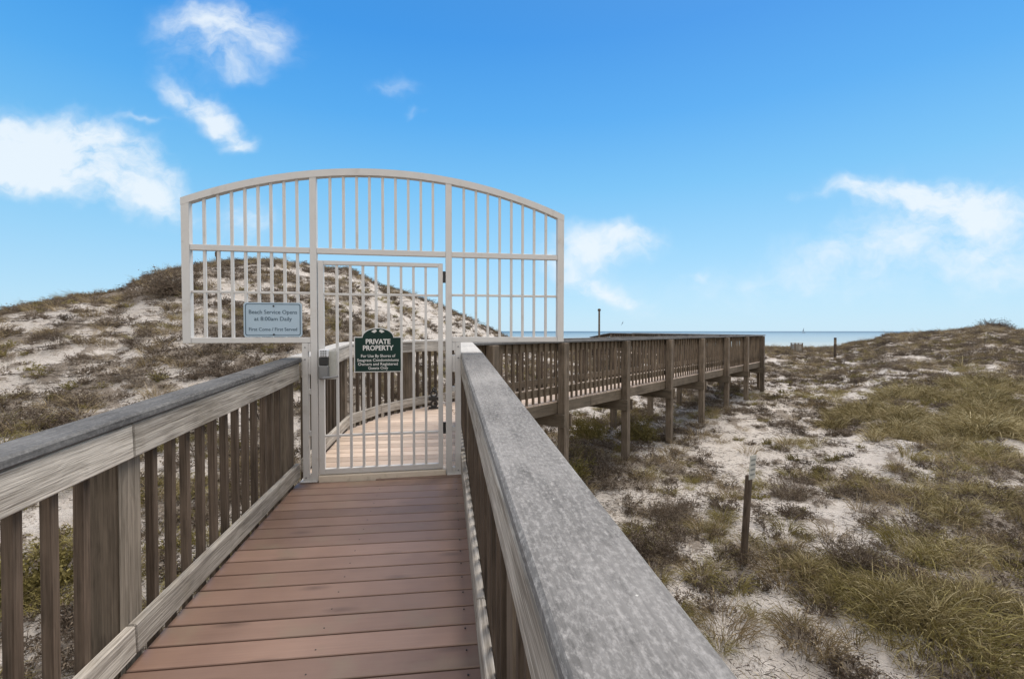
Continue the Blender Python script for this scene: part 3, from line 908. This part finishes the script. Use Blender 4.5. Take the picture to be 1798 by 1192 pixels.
# leaning sign post in the sand
sx, sy = 2.77, 5.62; sz = g1(sx, sy)
sp = empty('sign_post', (sx, sy, sz), 'thin brown post leaning slightly with a small pale plate, standing in the sand', 'sign',
           rot=(0, math.radians(3.2), 0))
mb = MB(); mb.post((0, 0, 0), -0.35, 1.12, 0.062, 0.062, (0.8, 0.6, 0)); mb.build('post', M['dark'], sp)
mb = MB(); mb.box((0.012, -0.045, 1.23), (0, 0, 1), (0.80, 0.60, 0), (0.60, -0.80, 0), (0.285, 0.145, 0.006), 0.002); pl = mb.build('sign_plate', M['signgray'], sp)
mb = MB()
for i in range(4):
    for j in range(5):
        c = V((0.012, -0.045, 1.318 - i * 0.058)) + V((0.8, 0.6, 0)) * (-0.042 + 0.021 * j) + V((0.6, -0.8, 0)) * 0.0045
        mb.box(c, (0.8, 0.6, 0), (0, 0, 1), (0.6, -0.8, 0), (0.016 - 0.002 * (j % 2), 0.022, 0.002), 0.0005)
mb.build('faded_lettering', M['navy_soft'], sp)
# two small sign posts at the dune edge, the slatted bin, and the pole on the hill
x, y = 21.2, 31.0; z = g1(x, y); mh = EYE - 0.42 - z
t = empty('marker_post', (x, y, z), 'short brown marker post with a small plate on the dune before the sea', 'post')
mb = MB(); mb.post((0, 0, 0), -0.3, mh, 0.11, 0.11, (1, 0.3, 0)); mb.build('post', M['dark'], t)
mb = MB(); mb.box((-0.06, -0.095, mh - 0.28), (0, 0, 1), (1, 0, 0), (0, 1, 0), (0.30, 0.17, 0.02)); mb.build('plate', M['rim'], t)
x, y = 22.6, 37.5; z = g1(x, y)
t = empty('slatted_bin', (x, y, z), 'weathered wooden slatted bin in the grass at the edge of the beach', 'bin')
mb = MB()
for i in range(6):
    mb.box((-0.25 + i * 0.1, -0.24, 0.32), (0, 0, 1), (1, 0, 0), (0, 1, 0), (0.60, 0.085, 0.02))
    mb.box((-0.25 + i * 0.1, 0.24, 0.32), (0, 0, 1), (1, 0, 0), (0, 1, 0), (0.60, 0.085, 0.02))
    mb.box((-0.29, -0.2 + i * 0.08, 0.32), (0, 0, 1), (0, 1, 0), (1, 0, 0), (0.60, 0.07, 0.02))
    mb.box((0.29, -0.2 + i * 0.08, 0.32), (0, 0, 1), (0, 1, 0), (1, 0, 0), (0.60, 0.07, 0.02))
mb.build('slats', M['board'], t)
for a in (-1, 1):
    for b in (-1, 1):
        mb = MB(); mb.post((a * 0.29, b * 0.26, 0), -0.15, 0.68, 0.07, 0.07); mb.build('corner_post', M['post'], t)
mb = MB(); mb.box((0, 0, 0.695), (1, 0, 0), (0, 1, 0), (0, 0, 1), (0.68, 0.62, 0.03)); mb.build('lid', M['board'], t)
y = 20.3; x = (383.6 - 899) / F * y; z = g1(x, y)
t = empty('marker_post', (x, y, z), 'dark slanting stake on top of the tall dune behind the left bars', 'post', rot=(0, math.radians(-3), 0))
mb = MB(); mb.post((0, 0, 0), -0.4, 0.68, 0.10, 0.07); mb.build('post', M['dark'], t)
mb = MB(); mb.box((0, -0.05, 0.42), (0, 0, 1), (1, 0, 0), (0, 1, 0), (0.18, 0.13, 0.012)); mb.build('plate', M['dark'], t)
x, y = 4.72, 25.6; z = g1(x, y)
t = empty('pole', (x, y, z), 'slim grey pole with a small round head rising beyond the boardwalk', 'pole')
mb = MB(); mb.tube([(0, 0, -0.3), (0, 0, EYE + 1.08 - z)], [0.06, 0.05], 12); mb.build('pole_shaft', M['post'], t)
h = EYE + 1.08 - z
mb = MB(); mb.tube([(0, 0, h), (0, 0, h + 0.03), (0, 0, h + 0.10), (0, 0, h + 0.14)], [0.05, 0.085, 0.085, 0.04], 12); mb.build('pole_head', M['dark'], t)
# small sailing boat at the horizon
Yb = 1400.0; xb = (1411 - 899) / F * Yb
t = empty('sailing_boat', (xb, Yb, 0), 'tiny sailing boat on the horizon right of the boardwalk', 'boat')
mb = MB(); vs = []
for i, (xx, wdt) in enumerate(((-5, 1.0), (-2, 1.7), (2, 1.6), (5, 0.7), (6.5, 0.05))):
    vs += [(xx, -wdt, 1.4 + 0.1 * i), (xx, wdt, 1.4 + 0.1 * i), (xx, wdt * 0.5, -0.4), (xx, -wdt * 0.5, -0.4)]
fs = [(0, 1, 2, 3)]
for i in range(4):
    for k in range(4):
        k2 = (k + 1) % 4; fs.append((i * 4 + k, (i + 1) * 4 + k, (i + 1) * 4 + k2, i * 4 + k2))
fs.append((16, 19, 18, 17)); mb.raw(vs, fs); mb.build('hull', M['sail'], t, fixn=True)
mb = MB(); mb.tube([(0.5, 0, 1), (0.5, 0, 15)], 0.25, 8); mb.build('mast', M['bird'], t)
mb = MB(); mb.raw([(0.2, 0.05, 3), (-4.5, 0.3, 3), (0.2, 0.05, 14.5), (0.2, -0.05, 3), (-4.5, 0.2, 3), (0.2, -0.05, 14.5)],
                  [(0, 1, 2), (3, 5, 4), (0, 2, 5, 3), (0, 3, 4, 1), (1, 4, 5, 2)]); mb.build('sail', M['sail'], t)
# gull above the horizon
t = empty('gull', ((1093 - 899) / F * 60, 60, EYE + 14.0 / F * 60), 'small grey gull banking above the horizon beyond the boardwalk', 'bird', rot=(0, math.radians(-62), 0.4)); t.scale = (0.55, 0.55, 0.55)
mb = MB(); mb.tube([(0, -0.24, 0), (0, -0.17, 0.01), (0, -0.05, 0), (0, 0.1, 0), (0, 0.22, 0), (0, 0.32, 0)], [0.012, 0.035, 0.065, 0.055, 0.03, 0.012], 8)
vs = []; fs = []
for sgn in (-1, 1):
    o = len(vs)
    for (px_, y0_, y1_, zz) in ((0.03, -0.08, 0.08, 0.02), (0.2, -0.12, 0.05, 0.08), (0.40, -0.05, 0.06, 0.07), (0.58, 0.06, 0.09, 0.02)):
        vs += [(sgn * px_, y0_, zz), (sgn * px_, y1_, zz), (sgn * px_, y1_, zz - 0.012), (sgn * px_, y0_, zz - 0.012)]
    for i in range(3):
        for k in range(4):
            k2 = (k + 1) % 4; fs.append((o + i * 4 + k, o + (i + 1) * 4 + k, o + (i + 1) * 4 + k2, o + i * 4 + k2))
    fs.append((o + 12, o + 13, o + 14, o + 15))
mb.raw(vs, fs); mb.build('body', M['bird'], t, fixn=True)

# ------------------------------------------------------------------ plants
def leafmat(name, stops, bw=0.42):
    m, nt, b = new_mat(name)
    oi = N(nt, 'ShaderNodeObjectInfo').outputs['Random']
    bl = N(nt, 'ShaderNodeAttribute', attribute_name='bid').outputs['Fac']
    pos = N(nt, 'ShaderNodeNewGeometry').outputs['Position']
    n1 = noise(nt, pos, 0.45, 3)
    f = mathn(nt, 'ADD', mathn(nt, 'MULTIPLY', oi, 0.30), mathn(nt, 'MULTIPLY', bl, bw))
    f = mathn(nt, 'ADD', f, mathn(nt, 'MULTIPLY', mathn(nt, 'SUBTRACT', n1, 0.4), 0.8), clamp=True)
    c = ramp(nt, f, stops)
    nt.links.new(c, b.inputs['Base Color'])
    b.inputs['Roughness'].default_value = 0.7
    b.inputs['Specular IOR Level'].default_value = 0.2
    return m
M['m_scrub'] = leafmat('dead_scrub_twigs', [(0, (0.045, 0.034, 0.025)), (0.45, (0.15, 0.115, 0.085)), (1, (0.42, 0.36, 0.28))])
M['m_dry'] = leafmat('dry_tan_grass', [(0, (0.16, 0.12, 0.065)), (0.5, (0.32, 0.25, 0.14)), (1, (0.50, 0.42, 0.27))])
M['m_green'] = leafmat('olive_dune_grass', [(0, (0.13, 0.105, 0.04)), (0.5, (0.27, 0.23, 0.085)), (1, (0.50, 0.44, 0.22))])
M['m_bank'] = leafmat('straw_olive_dune_grass', [(0.1, (0.085, 0.066, 0.03)), (0.5, (0.27, 0.222, 0.10)), (0.95, (0.60, 0.52, 0.32))], bw=0.6)
M['m_leaf'] = leafmat('olive_shrub_leaves', [(0, (0.09, 0.075, 0.028)), (0.5, (0.21, 0.178, 0.062)), (1, (0.36, 0.31, 0.12))])
M['m_twig'] = leafmat('fallen_twigs', [(0, (0.035, 0.027, 0.02)), (0.6, (0.09, 0.07, 0.052)), (1, (0.20, 0.16, 0.12))])

def ribbons(items, name, mat):
    """items: list of (points, widths, tone)"""
    vs = []; fs = []; bid = []
    for pts, ws, tone in items:
        o = len(vs)
        a = random.uniform(0, math.pi)
        for i, (p, w) in enumerate(zip(pts, ws)):
            t = (pts[min(i + 1, len(pts) - 1)] - pts[max(i - 1, 0)])
            sd = t.cross(V((math.cos(a), math.sin(a), 0.2)))
            if sd.length < 1e-6: sd = V((1, 0, 0))
            sd = sd.normalized() * (w / 2)
            vs += [tuple(p - sd), tuple(p + sd)]; bid += [tone, tone]
        for i in range(len(pts) - 1):
            k = o + 2 * i
            fs.append((k, k + 1, k + 3, k + 2))
    me = bpy.data.meshes.new(name); me.from_pydata(vs, [], fs)
    at = me.attributes.new('bid', 'FLOAT', 'POINT'); at.data.foreach_set('value', np.array(bid, 'f'))
    me.materials.append(mat); me.update()
    return me

def it_grass(n, hmin, hmax, spread, arch_, width, lean=0.0):
    out = []
    for i in range(n):
        r = spread * math.sqrt(random.random()); a = random.uniform(0, 2 * math.pi)
        base = V((r * math.cos(a), r * math.sin(a), -0.03))
        h = random.uniform(hmin, hmax)
        az = a + random.uniform(-0.9, 0.9)
        bend = arch_ * random.uniform(0.3, 1.2)
        d = V((math.cos(az), math.sin(az), 0))
        pts = []; ang = random.uniform(0.05, 0.35) + r / spread * 0.3
        p = base.copy(); seg = h / 4
        for k in range(5):
            pts.append(p.copy())
            p = p + (d * math.sin(ang) + V((0, 0, 1)) * math.cos(ang)) * seg
            ang += bend / 4 * (1 + 0.5 * k)
        w = width * random.uniform(0.6, 1.2)
        out.append((pts, [w, w, w * .85, w * .6, w * .15], random.random()))
    return out

def it_scrub(n, R, H, tw=0.006, sub=3, leaf=0.0):
    out = []
    for i in range(n):
        a = random.uniform(0, 2 * math.pi); r0 = 0.25 * R * random.random()
        p = V((r0 * math.cos(a), r0 * math.sin(a), -0.03))
        az = a + random.uniform(-0.7, 0.7); el = random.uniform(0.15, 1.35)
        L = R * random.uniform(0.5, 1.0)
        pts = [p.copy()]
        for k in range(4):
            d = V((math.cos(az) * math.cos(el), math.sin(az) * math.cos(el), math.sin(el) * H / R * 1.3))
            p = p + d * L / 4
            p.z = max(p.z, 0.005)
            pts.append(p.copy()); az += random.uniform(-.5, .5); el += random.uniform(-.45, .35)
        tone = random.random()
        out.append((pts, [tw, tw * .8, tw * .7, tw * .5, tw * .3], tone))
        for q in range(sub):
            k = random.randint(1, 3); b = pts[k].lerp(pts[k + 1], random.random())
            aa = az + random.uniform(-1.6, 1.6); ee = random.uniform(-0.2, 1.3); l = L * random.uniform(0.15, 0.4)
            d = V((math.cos(aa) * math.cos(ee), math.sin(aa) * math.cos(ee), math.sin(ee)))
            c = b + d * l
            out.append(([b, b + d * l * .55 + V((0, 0, .01)), c], [tw * .6, tw * .5, tw * .25], tone))
            if leaf:
                for _ in range(3):
                    lp = b.lerp(c, random.random())
                    v = V((random.gauss(0, 1), random.gauss(0, 1), random.gauss(0, 1))).normalized() * leaf
                    out.append(([lp, lp + v], [leaf * .55, leaf * .5], random.random()))
    return out

def it_twigs(n, R):
    out = []
    for i in range(n):
        a = random.uniform(0, 6.283); r = R * math.sqrt(random.random())
        p = V((r * math.cos(a), r * math.sin(a), random.uniform(0.0, 0.02)))
        az = random.uniform(0, 6.283); L = random.uniform(0.02, 0.13)
        pts = [p]
        for k in range(3):
            p = p + V((math.cos(az), math.sin(az), random.uniform(-.12, .22))) * L / 3
            pts.append(p); az += random.uniform(-.8, .8)
        w = random.uniform(.003, .0065)
        out.append((pts, [w, w, w * .8, w * .5], random.random()))
    return out

def protos(nm, gens, mat):
    c = bpy.data.collections.new(nm)
    for g in gens:
        me = ribbons(g, nm, mat)
        c.objects.link(bpy.data.objects.new(nm, me))
    return c
k_scrub = protos('scrub_sample', [it_scrub(34, random.uniform(.22, .34), random.uniform(.12, .24), 0.0095, 3, 0.021) for _ in range(6)], M['m_scrub'])
k_dry = protos('dry_grass_sample', [it_grass(80, .14, .38, .12, 1.5, .005) for _ in range(5)], M['m_dry'])
k_green = protos('green_grass_sample', [it_grass(120, .22, .52, .17, 2.3, .0075) for _ in range(6)], M['m_green'])
k_bank = protos('bank_grass_sample', [it_grass(64, .30, .75, .30, 1.7, .017) for _ in range(7)], M['m_bank'])
k_leaf = protos('shrub_sample', [it_scrub(34, .24, .22, 0.005, 6, 0.022) for _ in range(4)], M['m_leaf'])
k_twig = protos('twig_sample', [it_twigs(80, .42) for _ in range(6)], M['m_twig'])

def scatter(name, coll, X, Y, sc, label=None, zoff=0.0, tilt=0.12):
    n = len(X); Z = ground(X, Y) + zoff
    me = bpy.data.meshes.new(name)
    me.vertices.add(n); me.vertices.foreach_set('co', np.stack([X, Y, Z], -1).astype('f').ravel())
    rot = np.stack([RNG.normal(0, tilt, n), RNG.normal(0, tilt, n), RNG.uniform(0, 6.283, n)], -1)
    a = me.attributes.new('rot', 'FLOAT_VECTOR', 'POINT'); a.data.foreach_set('vector', rot.astype('f').ravel())
    a = me.attributes.new('scl', 'FLOAT', 'POINT'); a.data.foreach_set('value', np.asarray(sc, 'f'))
    a = me.attributes.new('idx', 'INT', 'POINT'); a.data.foreach_set('value', RNG.integers(0, 50, n).astype(np.int32))
    me.update()
    o = bpy.data.objects.new(name, me); COL.objects.link(o); tag(o, kind='stuff')
    ng = bpy.data.node_groups.new(name + '_nodes', 'GeometryNodeTree')
    ng.interface.new_socket('Geometry', in_out='INPUT', socket_type='NodeSocketGeometry')
    ng.interface.new_socket('Geometry', in_out='OUTPUT', socket_type='NodeSocketGeometry')
    gi = ng.nodes.new('NodeGroupInput'); go = ng.nodes.new('NodeGroupOutput')
    ip = ng.nodes.new('GeometryNodeInstanceOnPoints')
    ci = ng.nodes.new('GeometryNodeCollectionInfo')
    ci.inputs['Collection'].default_value = coll
    ci.inputs['Separate Children'].default_value = True
    ci.inputs['Reset Children'].default_value = True
    ip.inputs['Pick Instance'].default_value = True
    def na(nm, ty):
        q = ng.nodes.new('GeometryNodeInputNamedAttribute'); q.data_type = ty; q.inputs[0].default_value = nm
        return q.outputs['Attribute']
    ng.links.new(gi.outputs[0], ip.inputs['Points'])
    ng.links.new(ci.outputs[0], ip.inputs['Instance'])
    ng.links.new(na('idx', 'INT'), ip.inputs['Instance Index'])
    er = ng.nodes.new('FunctionNodeEulerToRotation'); ng.links.new(na('rot', 'FLOAT_VECTOR'), er.inputs[0])
    ng.links.new(er.outputs[0], ip.inputs['Rotation'])
    ng.links.new(na('scl', 'FLOAT'), ip.inputs['Scale'])
    ng.links.new(ip.outputs[0], go.inputs[0])
    md = o.modifiers.new('scatter', 'NODES'); md.node_group = ng
    return o

def under_deck(X, Y):
    """true where the decks stand directly overhead and low ramp posts would be in the way"""
    return (X > LX(Y) - 0.1) & (X < RX(Y) + 0.15) & (Y < 5.5)

def candidates(n, rmin, rmax, power, th0=-1.0, th1=1.0):
    u = RNG.random(n)
    # area density ~ r^-power
    k = 2 - power
    r = (rmin ** k + u * (rmax ** k - rmin ** k)) ** (1 / k)
    t = RNG.uniform(th0, th1, n)
    return np.sin(t) * r, np.cos(t) * r, r

# low dead scrub
X, Y, R_ = candidates(32000, 2.2, 50, 0.9)
v_ = veg(X, Y); gm = green_mask(X, Y)
k = (RNG.random(len(X)) < (v_ * 0.95 + 0.03) * (1 - 0.75 * gm)) & ~under_deck(X, Y)
scatter('dead_scrub_cover', k_scrub, X[k], Y[k], RNG.uniform(.4, .95, k.sum()) * (1 + 0.010 * R_[k]))
# dry tan grass
X, Y, R_ = candidates(8000, 2.2, 52, 0.9)
v_ = veg(X, Y); gm = green_mask(X, Y)
k = (RNG.random(len(X)) < (v_ * 0.6 + 0.05)) & ~under_deck(X, Y)
scatter('dry_grass_cover', k_dry, X[k], Y[k], RNG.uniform(.6, 1.2, k.sum()) * (1 + 0.012 * R_[k]))
# straw and olive grass on the bank at the right
X, Y, R_ = candidates(26000, 6.0, 42, 0.8, 0.42, 1.05)
gm = green_mask(X, Y)
cl_ = fbm(X * 1.1, Y * 1.1, 55, 3)
k = (RNG.random(len(X)) < gm * sstep(.36, .60, cl_) * .9)
scatter('bank_grass_cover', k_bank, X[k], Y[k], RNG.uniform(.3, .8, k.sum()) * (0.35 + 1.1 * cl_[k]), tilt=0.22)
X, Y, R_ = candidates(5200, 3.0, 13, 0.6, 0.42, 1.0)
w_ = sstep(.60, .68, fbm(X * .9, Y * .9, 61, 3)) * sstep(.5, .8, X / Y) + .3 * np.exp(-(((X - 3.75) / .75) ** 2 + ((Y - 4.1) / .55) ** 2) ** 2)
k = RNG.random(len(X)) < w_ * .8
scatter('straw_tuft_cover', k_bank, X[k], Y[k], RNG.uniform(.25, .5, k.sum()), tilt=0.25)
# loose olive grass elsewhere
X1, Y1, R1 = candidates(7000, 2.5, 50, 0.8)
w1 = sstep(.52, .66, fbm(X1 * .35, Y1 * .35, 77, 3)) + 0.2 * np.exp(-(((X1 - 4.2) / 1.8) ** 2 + ((Y1 - 3.9) / 1.2) ** 2)) + 0.10 * sstep(.45, .62, X1 / Y1) * (X1 > 3)
k1 = (RNG.random(len(X1)) < w1 * 0.75 + 0.03) & ~under_deck(X1, Y1)
scatter('olive_grass_cover', k_green, X1[k1], Y1[k1], RNG.uniform(.3, .8, k1.sum()))
# low leafy ground cover
X, Y, R_ = candidates(4200, 2.2, 45, 0.9)
w = sstep(.54, .66, fbm(X * .5, Y * .5, 91, 3))
k = (RNG.random(len(X)) < w * 0.55 * (0.3 + veg(X, Y))) & ~under_deck(X, Y)
scatter('leafy_ground_cover', k_leaf, X[k], Y[k], RNG.uniform(.45, 1.0, k.sum()))
# twigs lying on the sand
X, Y, R_ = candidates(14000, 1.8, 45, 0.9)
k = (RNG.random(len(X)) < 0.22 + 0.6 * veg(X, Y))
scatter('twig_litter', k_twig, X[k], Y[k], RNG.uniform(.6, 1.2, k.sum()) * (1 + 0.01 * R_[k]), zoff=0.012, tilt=0.05)

# single plants that stand out in the picture
def place(px, py):
    """ground point seen at that bearing and tangent, found by marching outwards"""
    rx = (px - 899) / F; rz = -(py - 582) / F
    y = 2.0
    while y < 60:
        if EYE + rz * y <= g1(rx * y, y): break
        y += 0.05
    return rx * y, y
plants = [
    ('dead_shrub', 1500, 1010, 'scrub', .42, .42, 'round dark grey dead shrub on bare sand right of the thin leaning sign post', 'shrub'),
    ('grass_tussock', 1612, 965, 'green', .55, .5, 'olive grass tussock behind the round dead shrub', 'grass'),
    ('grass_tussock', 1640, 1110, 'greenbig', .75, .6, 'large arching olive tussock at the lower right corner', 'grass'),
    ('grass_tussock', 1275, 1110, 'mix', .42, .4, 'low brown and green tussock beside the wide handrail cap at the bottom', 'grass'),
    ('dead_shrub', 1140, 985, 'scrub', .45, .28, 'flat dead shrub on the sand close beside the wide handrail cap', 'shrub'),
    ('dead_shrub', 1190, 915, 'scrub', .50, .32, 'wide dead shrub left of the pale sign plate', 'shrub'),
    ('dead_shrub', 1390, 875, 'scrub', .48, .30, 'tangled grey shrub just right of the pale sign plate', 'shrub'),
    ('grass_tussock', 1425, 1140, 'mix', .36, .35, 'small straw coloured tussock between the sign post and the large corner tussock', 'grass'),
    ('grass_tussock', 1380, 1030, 'mix', .40, .36, 'brownish tussock at the foot of the leaning sign post, on its right', 'grass'),
    ('leafy_shrub', 1035, 770, 'leaf', .60, .55, 'olive leafy shrub under the boardwalk between its first two tall posts', 'shrub'),
    ('leafy_shrub', 1120, 775, 'leaf', .60, .6, 'olive leafy shrub under the boardwalk just right of the second tall post', 'shrub'),
    ('leafy_shrub', 1000, 840, 'leaf', .45, .35, 'small leafy shrub at the foot of the first tall post', 'shrub'),
    ('grass_tussock', 95, 590, 'mix', .5, .5, 'yellowish tussock on the slope at the far left of the dune', 'grass'),
    ('leafy_shrub', 300, 520, 'scrubbig', .8, .5, 'dense brown bush high on the dune left of the screen of bars', 'shrub'),
    ('dead_shrub', 1745, 578, 'scrubbig', 1.1, .55, 'tall bushy clump on the crest of the right hand dune', 'shrub'),
    ('leafy_shrub', 40, 1050, 'leaf', .40, .35, 'yellow green low bush seen between the nearest left balusters', 'shrub'),
]
for nm, px, py, kind, R0, H0, lab, cat in plants:
    x, y = place(px, py)
    if nm == 'dead_shrub' and px == 1745: x, y = (px - 899) / F * 34.6, 34.6
    if kind == 'scrub': items = it_scrub(210, R0, H0, .007, 5, .014); mt = 'm_scrub'
    elif kind == 'scrubbig': items = it_scrub(260, R0, H0 * 1.3, .014, 6, .035); mt = 'm_scrub'
    elif kind == 'green': items = it_grass(330, .22, .48, R0 * .6, 2.3, .007); mt = 'm_green'
    elif kind == 'greenbig': items = it_grass(620, .25, .60, R0 * .8, 2.5, .008); mt = 'm_green'
    elif kind == 'mix': items = it_grass(260, .18, .45, R0 * .6, 1.9, .006); mt = 'm_dry'
    else: items = it_scrub(150, R0, H0, .006, 9, .028); mt = 'm_leaf'
    o = bpy.data.objects.new(nm, ribbons(items, nm, M[mt])); COL.objects.link(o)
    o.location = (x, y, g1(x, y) - (0.3 if px == 1745 else 0)); tag(o, lab, cat)

# ------------------------------------------------------------------ sky, sun, camera
SUN_EL, SUN_AZ = math.radians(55), math.radians(32)       # azimuth clockwise from +Y (ahead), to the right
sd = V((math.sin(SUN_AZ) * math.cos(SUN_EL), math.cos(SUN_AZ) * math.cos(SUN_EL), math.sin(SUN_EL)))
w = bpy.data.worlds.new('World'); S.world = w; w.use_nodes = True
nt = w.node_tree
for n in list(nt.nodes): nt.nodes.remove(n)
out = nt.nodes.new('ShaderNodeOutputWorld'); bg = nt.nodes.new('ShaderNodeBackground')
nt.links.new(bg.outputs[0], out.inputs[0])
sky = N(nt, 'ShaderNodeTexSky', sky_type='NISHITA')
sky.sun_disc = False; sky.sun_elevation = SUN_EL; sky.sun_rotation = SUN_AZ
sky.air_density = 1.0; sky.dust_density = 0.6; sky.ozone_density = 2.5
gen = N(nt, 'ShaderNodeTexCoord').outputs['Generated']
sep = N(nt, 'ShaderNodeSeparateXYZ', {0: gen})
X_, Y_, Z_ = sep.outputs
# clear blue of the day, deepening upwards, over the Nishita sky
grad = ramp(nt, Z_, [(0.0, (.52, .76, .93)), (0.06, (.44, .72, .93)), (0.16, (.31, .64, .92)), (0.28, (.175, .53, .89)), (0.40, (.080, .40, .86)), (0.52, (.035, .30, .79)), (0.75, (.03, .22, .62)), (1.0, (.02, .15, .5))])
grad = N(nt, 'ShaderNodeVectorMath', {0: grad, 'Scale': 6.45}, operation='SCALE').outputs[0]
hs = mixc(nt, 0.90, sky.outputs[0], grad)
yc = mathn(nt, 'MAXIMUM', Y_, 0.08)
u_ = mathn(nt, 'DIVIDE', X_, yc); v_ = mathn(nt, 'DIVIDE', Z_, yc)
uv = N(nt, 'ShaderNodeCombineXYZ', {0: u_, 1: v_}).outputs[0]
wn = N(nt, 'ShaderNodeTexNoise', {'Vector': uv, 'Scale': 5.0, 'Detail': 4, 'Roughness': 0.6})
wv = N(nt, 'ShaderNodeVectorMath', {0: wn.outputs['Color'], 1: (0.5, 0.5, 0.5)}, operation='SUBTRACT').outputs[0]
wv = N(nt, 'ShaderNodeVectorMath', {0: wv, 'Scale': 0.16}, operation='SCALE').outputs[0]
uvw = N(nt, 'ShaderNodeVectorMath', {0: uv, 1: wv}, operation='ADD').outputs[0]
sw = N(nt, 'ShaderNodeSeparateXYZ', {0: uvw})
U, W_ = sw.outputs[0], sw.outputs[1]
CL = [(400, 62, 100, 42, 0, 1.0), (400, 122, 62, 22, 10, .45),
      (335, 178, 62, 24, 30, .85), (405, 215, 45, 24, 45, .75), (435, 258, 34, 16, 0, .7),
      (50, 262, 135, 55, 4, 1.35), (205, 245, 80, 26, 20, .75), (165, 322, 140, 34, 14, .75), (270, 352, 75, 26, 22, .62), (300, 310, 45, 18, 20, .5),
      (705, 155, 48, 17, 0, .42), (738, 190, 13, 9, 0, .4),
      (1095, 435, 58, 27, -6, .95), (1020, 435, 50, 34, 0, .75), (1040, 500, 88, 18, 27, .95),
      (1500, 345, 62, 18, 5, .7), (1620, 346, 90, 30, 5, .85), (1740, 400, 140, 70, 8, .52), (1520, 425, 260, 40, -16, .36), (1700, 480, 220, 70, 0, .36), (1350, 500, 330, 40, -6, .2),
      (262, 212, 26, 7, 0, .45), (1220, 488, 15, 10, 0, .4), (1385, 352, 28, 16, 0, .28), (430, 392, 42, 38, 0, .5)]
tot = None
for (px, py, a, b, an, s) in CL:
    cu, cv = (px - 899) / F, (582 - py) / F
    an = math.radians(-an); ca, sa = math.cos(an), math.sin(an)
    du = mathn(nt, 'SUBTRACT', U, cu); dv = mathn(nt, 'SUBTRACT', W_, cv)
    A_ = mathn(nt, 'MULTIPLY', mathn(nt, 'ADD', mathn(nt, 'MULTIPLY', du, ca), mathn(nt, 'MULTIPLY', dv, sa)), F / a)
    B_ = mathn(nt, 'MULTIPLY', mathn(nt, 'SUBTRACT', mathn(nt, 'MULTIPLY', dv, ca), mathn(nt, 'MULTIPLY', du, sa)), F / b)
    q = mathn(nt, 'ADD', mathn(nt, 'MULTIPLY', A_, A_), mathn(nt, 'MULTIPLY', B_, B_))
    g = mathn(nt, 'MULTIPLY', mathn(nt, 'POWER', math.e, mathn(nt, 'MULTIPLY', q, -0.8)), s)
    tot = g if tot is None else mathn(nt, 'ADD', tot, g)
fb = N(nt, 'ShaderNodeTexNoise', {'Vector': N(nt, 'ShaderNodeMapping', {'Vector': uvw, 'Scale': (1.0, 1.7, 1)}).outputs[0],
                                  'Scale': 8.5, 'Detail': 10, 'Roughness': 0.62}).outputs['Fac']
fb = mathn(nt, 'ADD', mathn(nt, 'MULTIPLY', mathn(nt, 'SUBTRACT', fb, 0.5), 2.6), 0.85)
dn = mathn(nt, 'MULTIPLY', tot, fb)
dn = N(nt, 'ShaderNodeMapRange', {0: dn, 1: 0.07, 2: 1.08, 3: 0.0, 4: 0.88}, interpolation_type='SMOOTHSTEP').outputs[0]
front = N(nt, 'ShaderNodeMapRange', {0: Y_, 1: 0.10, 2: 0.3, 3: 0.0, 4: 1.0}).outputs[0]
# unseen broken cloud added outside the view as bright fill light
fo = N(nt, 'ShaderNodeTexNoise', {'Vector': N(nt, 'ShaderNodeMapping', {'Vector': gen, 'Scale': (1, 1, 2.2)}).outputs[0], 'Scale': 2.6, 'Detail': 7, 'Roughness': 0.6}).outputs['Fac']
fo = N(nt, 'ShaderNodeMapRange', {0: fo, 1: 0.36, 2: 0.52, 3: 0.0, 4: 0.95}).outputs[0]
dn = mathn(nt, 'ADD', mathn(nt, 'MULTIPLY', dn, front), mathn(nt, 'MULTIPLY', fo, mathn(nt, 'SUBTRACT', 1.0, front)))
cl = mixc(nt, dn, hs, mixc(nt, front, FILLCLOUD, CLOUD))
nt.links.new(cl, bg.inputs[0]); bg.inputs[1].default_value = SKY_STR
ld = bpy.data.lights.new('sun', 'SUN'); ld.energy = SUN_STR; ld.angle = math.radians(30); ld.color = (1.0, 0.90, 0.78)
lo = bpy.data.objects.new('sun', ld); COL.objects.link(lo)
lo.rotation_euler = sd.to_track_quat('Z', 'Y').to_euler()

cam = bpy.data.cameras.new('camera'); co = bpy.data.objects.new('camera', cam); COL.objects.link(co)
co.location = (0, 0, EYE); co.rotation_euler = (math.radians(90 - 1.0), 0, 0)
cam.sensor_width = 36; cam.lens = 36 * F / 1798; cam.clip_start = 0.02; cam.clip_end = 60000
S.camera = co
S.view_settings.view_transform = 'Standard'; S.view_settings.look = 'None'
S.view_settings.exposure = EXPO; S.view_settings.gamma = 1
S.cycles.max_bounces = 6
